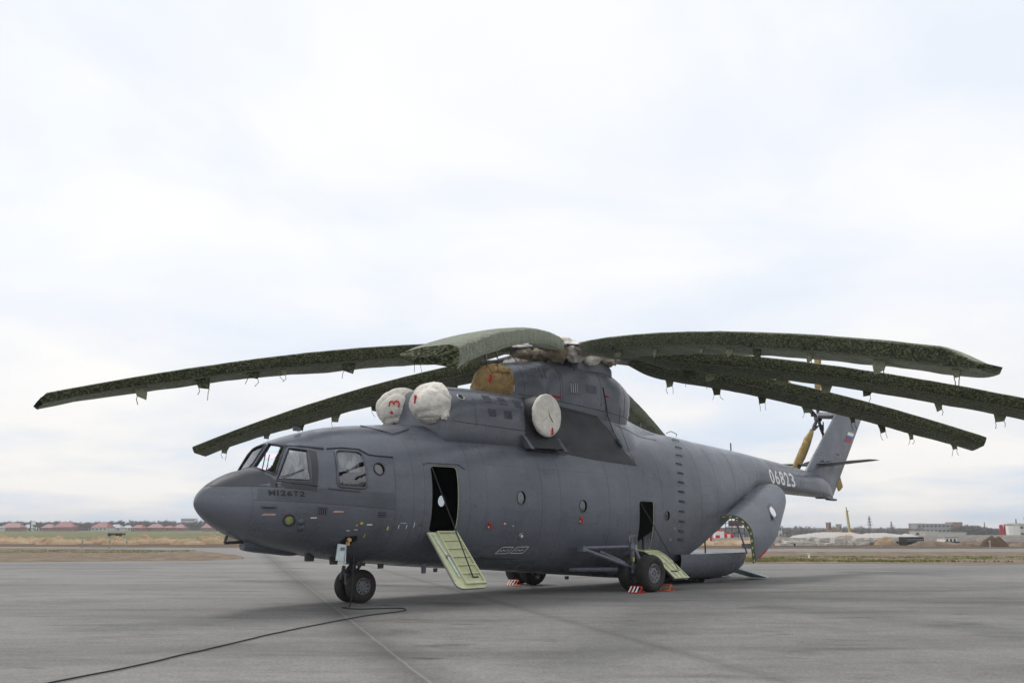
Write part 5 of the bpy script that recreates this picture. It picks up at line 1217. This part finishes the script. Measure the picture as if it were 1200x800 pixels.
checker(833,130,1.2,1.5,2,3,'red and white checkered cabin lowest in the gap under the tail'); checker(825,134,.85,2.1,2,4,'red and white checkered cabin behind the lower one'); checker(843,132,1.4,1.1,3,2,'wide checkered cabin on the right in the gap under the tail')
t = wthing('radar_frame', 'dark lattice radar frame rising over the checkered cabins', 'radar', (wx(848, 135), 135, 0)); b = MB()
for k in range(5): b.tube([(-1.8+k*.9,0,0),(-1.8+k*.9,0,3.4)], .05, 4).tube([(-1.8,0,.5+k*.7),(1.8,0,.5+k*.7)], .04, 4)
b.build('lattice', M['steel_dark'], t); MB().box((.6,.3,2.6),(2.0,.3,.8)).build('panel', M['roofpink'], t)
# pylons
def pylon(u, D, h, w, lab, arms=3):
    h += 6.5; t = wthing('lattice_mast', lab, 'mast', (wx(u, D), D, -6.6), 'lattice masts on the right skyline'); b = MB(); n = 8
    for sx_, sy_ in ((-1,-1),(1,-1),(1,1),(-1,1)): b.tube([(sx_*w/2,sy_*w/2,0),(sx_*w*.10,sy_*w*.10,h)], .14, 4)
    for k in range(n):
        z0_, z1_ = h*k/n, h*(k+1)/n; a, c = w/2*(1-.8*k/n), w/2*(1-.8*(k+1)/n); b.tube([(-a,-a,z0_),(c,-c,z1_)], .12, 4).tube([(a,-a,z0_),(-c,-c,z1_)], .12, 4)
    b.build('lattice', M['steel_dark'], t); c = MB()
    for k in range(arms): z = h*(.62+.13*k); c.tube([(-w*1.1*(1-.2*k),0,z),(w*1.1*(1-.2*k),0,z)], .2, 4)
    c.build('cross_arm', M['steel_dark'], t)
pylon(1003.5,800,12,2.6,'taller lattice mast right of the crane'); pylon(1028,850,8,2.0,'shorter lattice mast above the bush',2); pylon(1169,900,10.8,2,'thin mast left of the white office block',2); pylon(1133,950,8,1.6,'small mast above the bare trees on the right',1)
# buildings
Z0 = -6.5
block(1076, 850, 36, 14, 12.1, 3, 10, 'grey three storey building with a brown stair tower', 'concrete_dark', tower=(18,8.5,13.8), winh=.4, z0=Z0); block(1056.5, 870, 10, 12, 12.5, 3, 2, 'plain brown end block left of the grey three storey building', 'brickw', z0=Z0)
block(1063,600,14,8,6.2,2,4,'low white shed in front of the grey building','rend',name='shed',z0=Z0); block(1085,560,24,8,5.6,1,6,'low pale blue roofed shed below the grey building','rend',name='shed',z0=Z0)
block(1186, 520, 22, 16, 10.4, 3, 9, 'pale office block with rows of small windows at the right edge', 'rend', winh=.35, z0=Z0); block(1197, 540, 12, 14, 14.2, 2, 1, 'taller white office wing with a dark window band at the right edge', 'white', winh=.3, base=10.6, z0=Z0); block(1166,540,3,8,10.8,3,1,'narrow pale stair block beside the white store','rend',z0=Z0)
block(893, 780, 14, 9, 10, 2, 5, 'hazy pale shed behind the clamshell door','rend',name='shed',z0=Z0); block(957,640,1.6,6,12,2,1,'left red topped pillar building by the tan tree','roofpink',name='shed',z0=Z0); block(968.5,640,1.8,6,10.8,2,1,'grey pillar building by the tan tree','concrete_dark',name='shed',z0=Z0)
# ------------------------------------------------------------------ bare trees
def twigs(mat_name, col): M[mat_name] = simple(mat_name, col, .9, 0, .2, .3)
twigs('bark_grey', (.21,.18,.165)); twigs('bark_brown', (.15,.115,.10)); twigs('willow_tan', (.36,.28,.15)); twigs('bush_purple', (.13,.09,.085))
def bare_tree_mesh(seed, h, spread, levels=4, nb=5, w=.10):
    rnd3 = random.Random(seed); mb = MB(); tr = MB()
    def br(p, d, L, w_, lv):
        q = p+d*L; s_ = d.cross(Vector((rnd3.uniform(-1,1), rnd3.uniform(-1,1), rnd3.uniform(-1,1)))).normalized()*w_
        (tr if lv == 0 else mb).add([p-s_, p+s_, q+s_*.55, q-s_*.55], [(0,1,2,3)])
        if lv == 0: s2 = d.cross(s_).normalized()*w_; tr.add([p-s2, p+s2, q+s2*.55, q-s2*.55], [(0,1,2,3)])
        if lv >= levels: return
        for k in range(nb):
            t_ = .35+.65*(k+rnd3.random())/nb; a = Vector((rnd3.uniform(-1,1), rnd3.uniform(-1,1), rnd3.uniform(-.15,.9))).normalized()
            br(p.lerp(q, t_), (d*.75+a*spread).normalized(), L*rnd3.uniform(.48,.68), w_*.55, lv+1)
    br(Vector((0,0,0)), Vector((rnd3.uniform(-.08,.08),0,1)).normalized(), h*.42, w, 0)
    return tr, mb
def tree_thing(u, D, h, lab, seed, mat, spread=.8, levels=4, nb=5, w=.16, cat='tree', grp=None, name='bare_tree'):
    t = wthing(name, lab, cat, (wx(u, D), D, -6.5), grp); a, c = bare_tree_mesh(seed, h, spread, levels, nb, w); a.build('trunk', M[mat], t, fix=False); c.build('crown', M[mat], t, fix=False)
tree_thing(963, 600, 13, 'round tan willow with no leaves on the skyline left of the crane', 5, 'willow_tan', 1.1, 4, 7, .4); tree_thing(1044, 330, 9.4, 'dark purple brown bush left of the grey building', 8, 'bush_purple', 1.3, 4, 7, .12, 'bush', None, 'bare_bush'); tree_thing(1037, 340, 8.8, 'smaller purple brown bush beside the larger one', 9, 'bush_purple', 1.3, 4, 7, .12, 'bush', None, 'bare_bush')
def wood(name, lab, us, Ds, hs, n, seed, mat='bark_grey', w=.8, z0=-.1):
    rnd3 = random.Random(seed); protos = [bare_tree_mesh(seed*50+k, 1.0, .85, 4, 5, w/12) for k in range(7)]; V, Fc = [], []
    for i in range(n):
        D = rnd3.uniform(*Ds); u = rnd3.uniform(*us); h = rnd3.uniform(*hs)*(1+.25*nz(u*.03+seed, 3.3)); a, c = protos[rnd3.randrange(7)]; ca, sa = math.cos(i), math.sin(i)
        for q in (a, c):
            b0 = len(V); V += [(wx(u, D)+(v[0]*ca-v[1]*sa)*h*1.2, D+(v[0]*sa+v[1]*ca)*h*1.2, v[2]*h+z0) for v in q.v]; Fc += [tuple(k+b0 for k in f) for f in q.f]
    m_ = MB(); m_.v = V; m_.f = Fc; m_.mi = [0]*len(Fc); o = m_.build(name, M[mat], fix=False, kind='stuff'); return tag(o, lab, 'trees')
wood('far_wood', 'leafless grey brown wood along the skyline on the left', (-60,330), (760,900), (7.5,10.5), 560, 2)
wood('far_wood', 'hazy leafless trees along the skyline on the right', (820,1060), (800,950), (10.5,13), 260, 3, z0=-6.5)
wood('far_wood', 'leafless brown trees between the grey building and the silos', (1100,1230), (750,850), (10.5,13), 300, 4, 'bark_brown', z0=-6.5)
wood('far_wood', 'distant wood glimpsed behind the helicopter', (330,820), (900,1000), (6,8), 220, 5)
MB().grid([[(x, 1250+60*k, -.1+(2.5+1*nz(x*.004,2))*k) for k in (0,1)] for x in range(-1400,1500,40)]).build('distant_rise', M['bark_grey'], kind='structure')
# air
HZ = bpy.data.materials.new('haze'); HZ.use_nodes = True; HZ.node_tree.nodes.clear()
if HAZE > 0:
    pv = HZ.node_tree.nodes.new('ShaderNodeVolumePrincipled'); pv.inputs['Color'].default_value = (.86,.90,.96,1); pv.inputs['Density'].default_value = HAZE; pv.inputs['Anisotropy'].default_value = .2
    ho = HZ.node_tree.nodes.new('ShaderNodeOutputMaterial'); HZ.node_tree.links.new(pv.outputs[0], ho.inputs['Volume'])
    MB().box((0,1355,14),(5300,3430,44)).build('haze', HZ, kind='stuff')
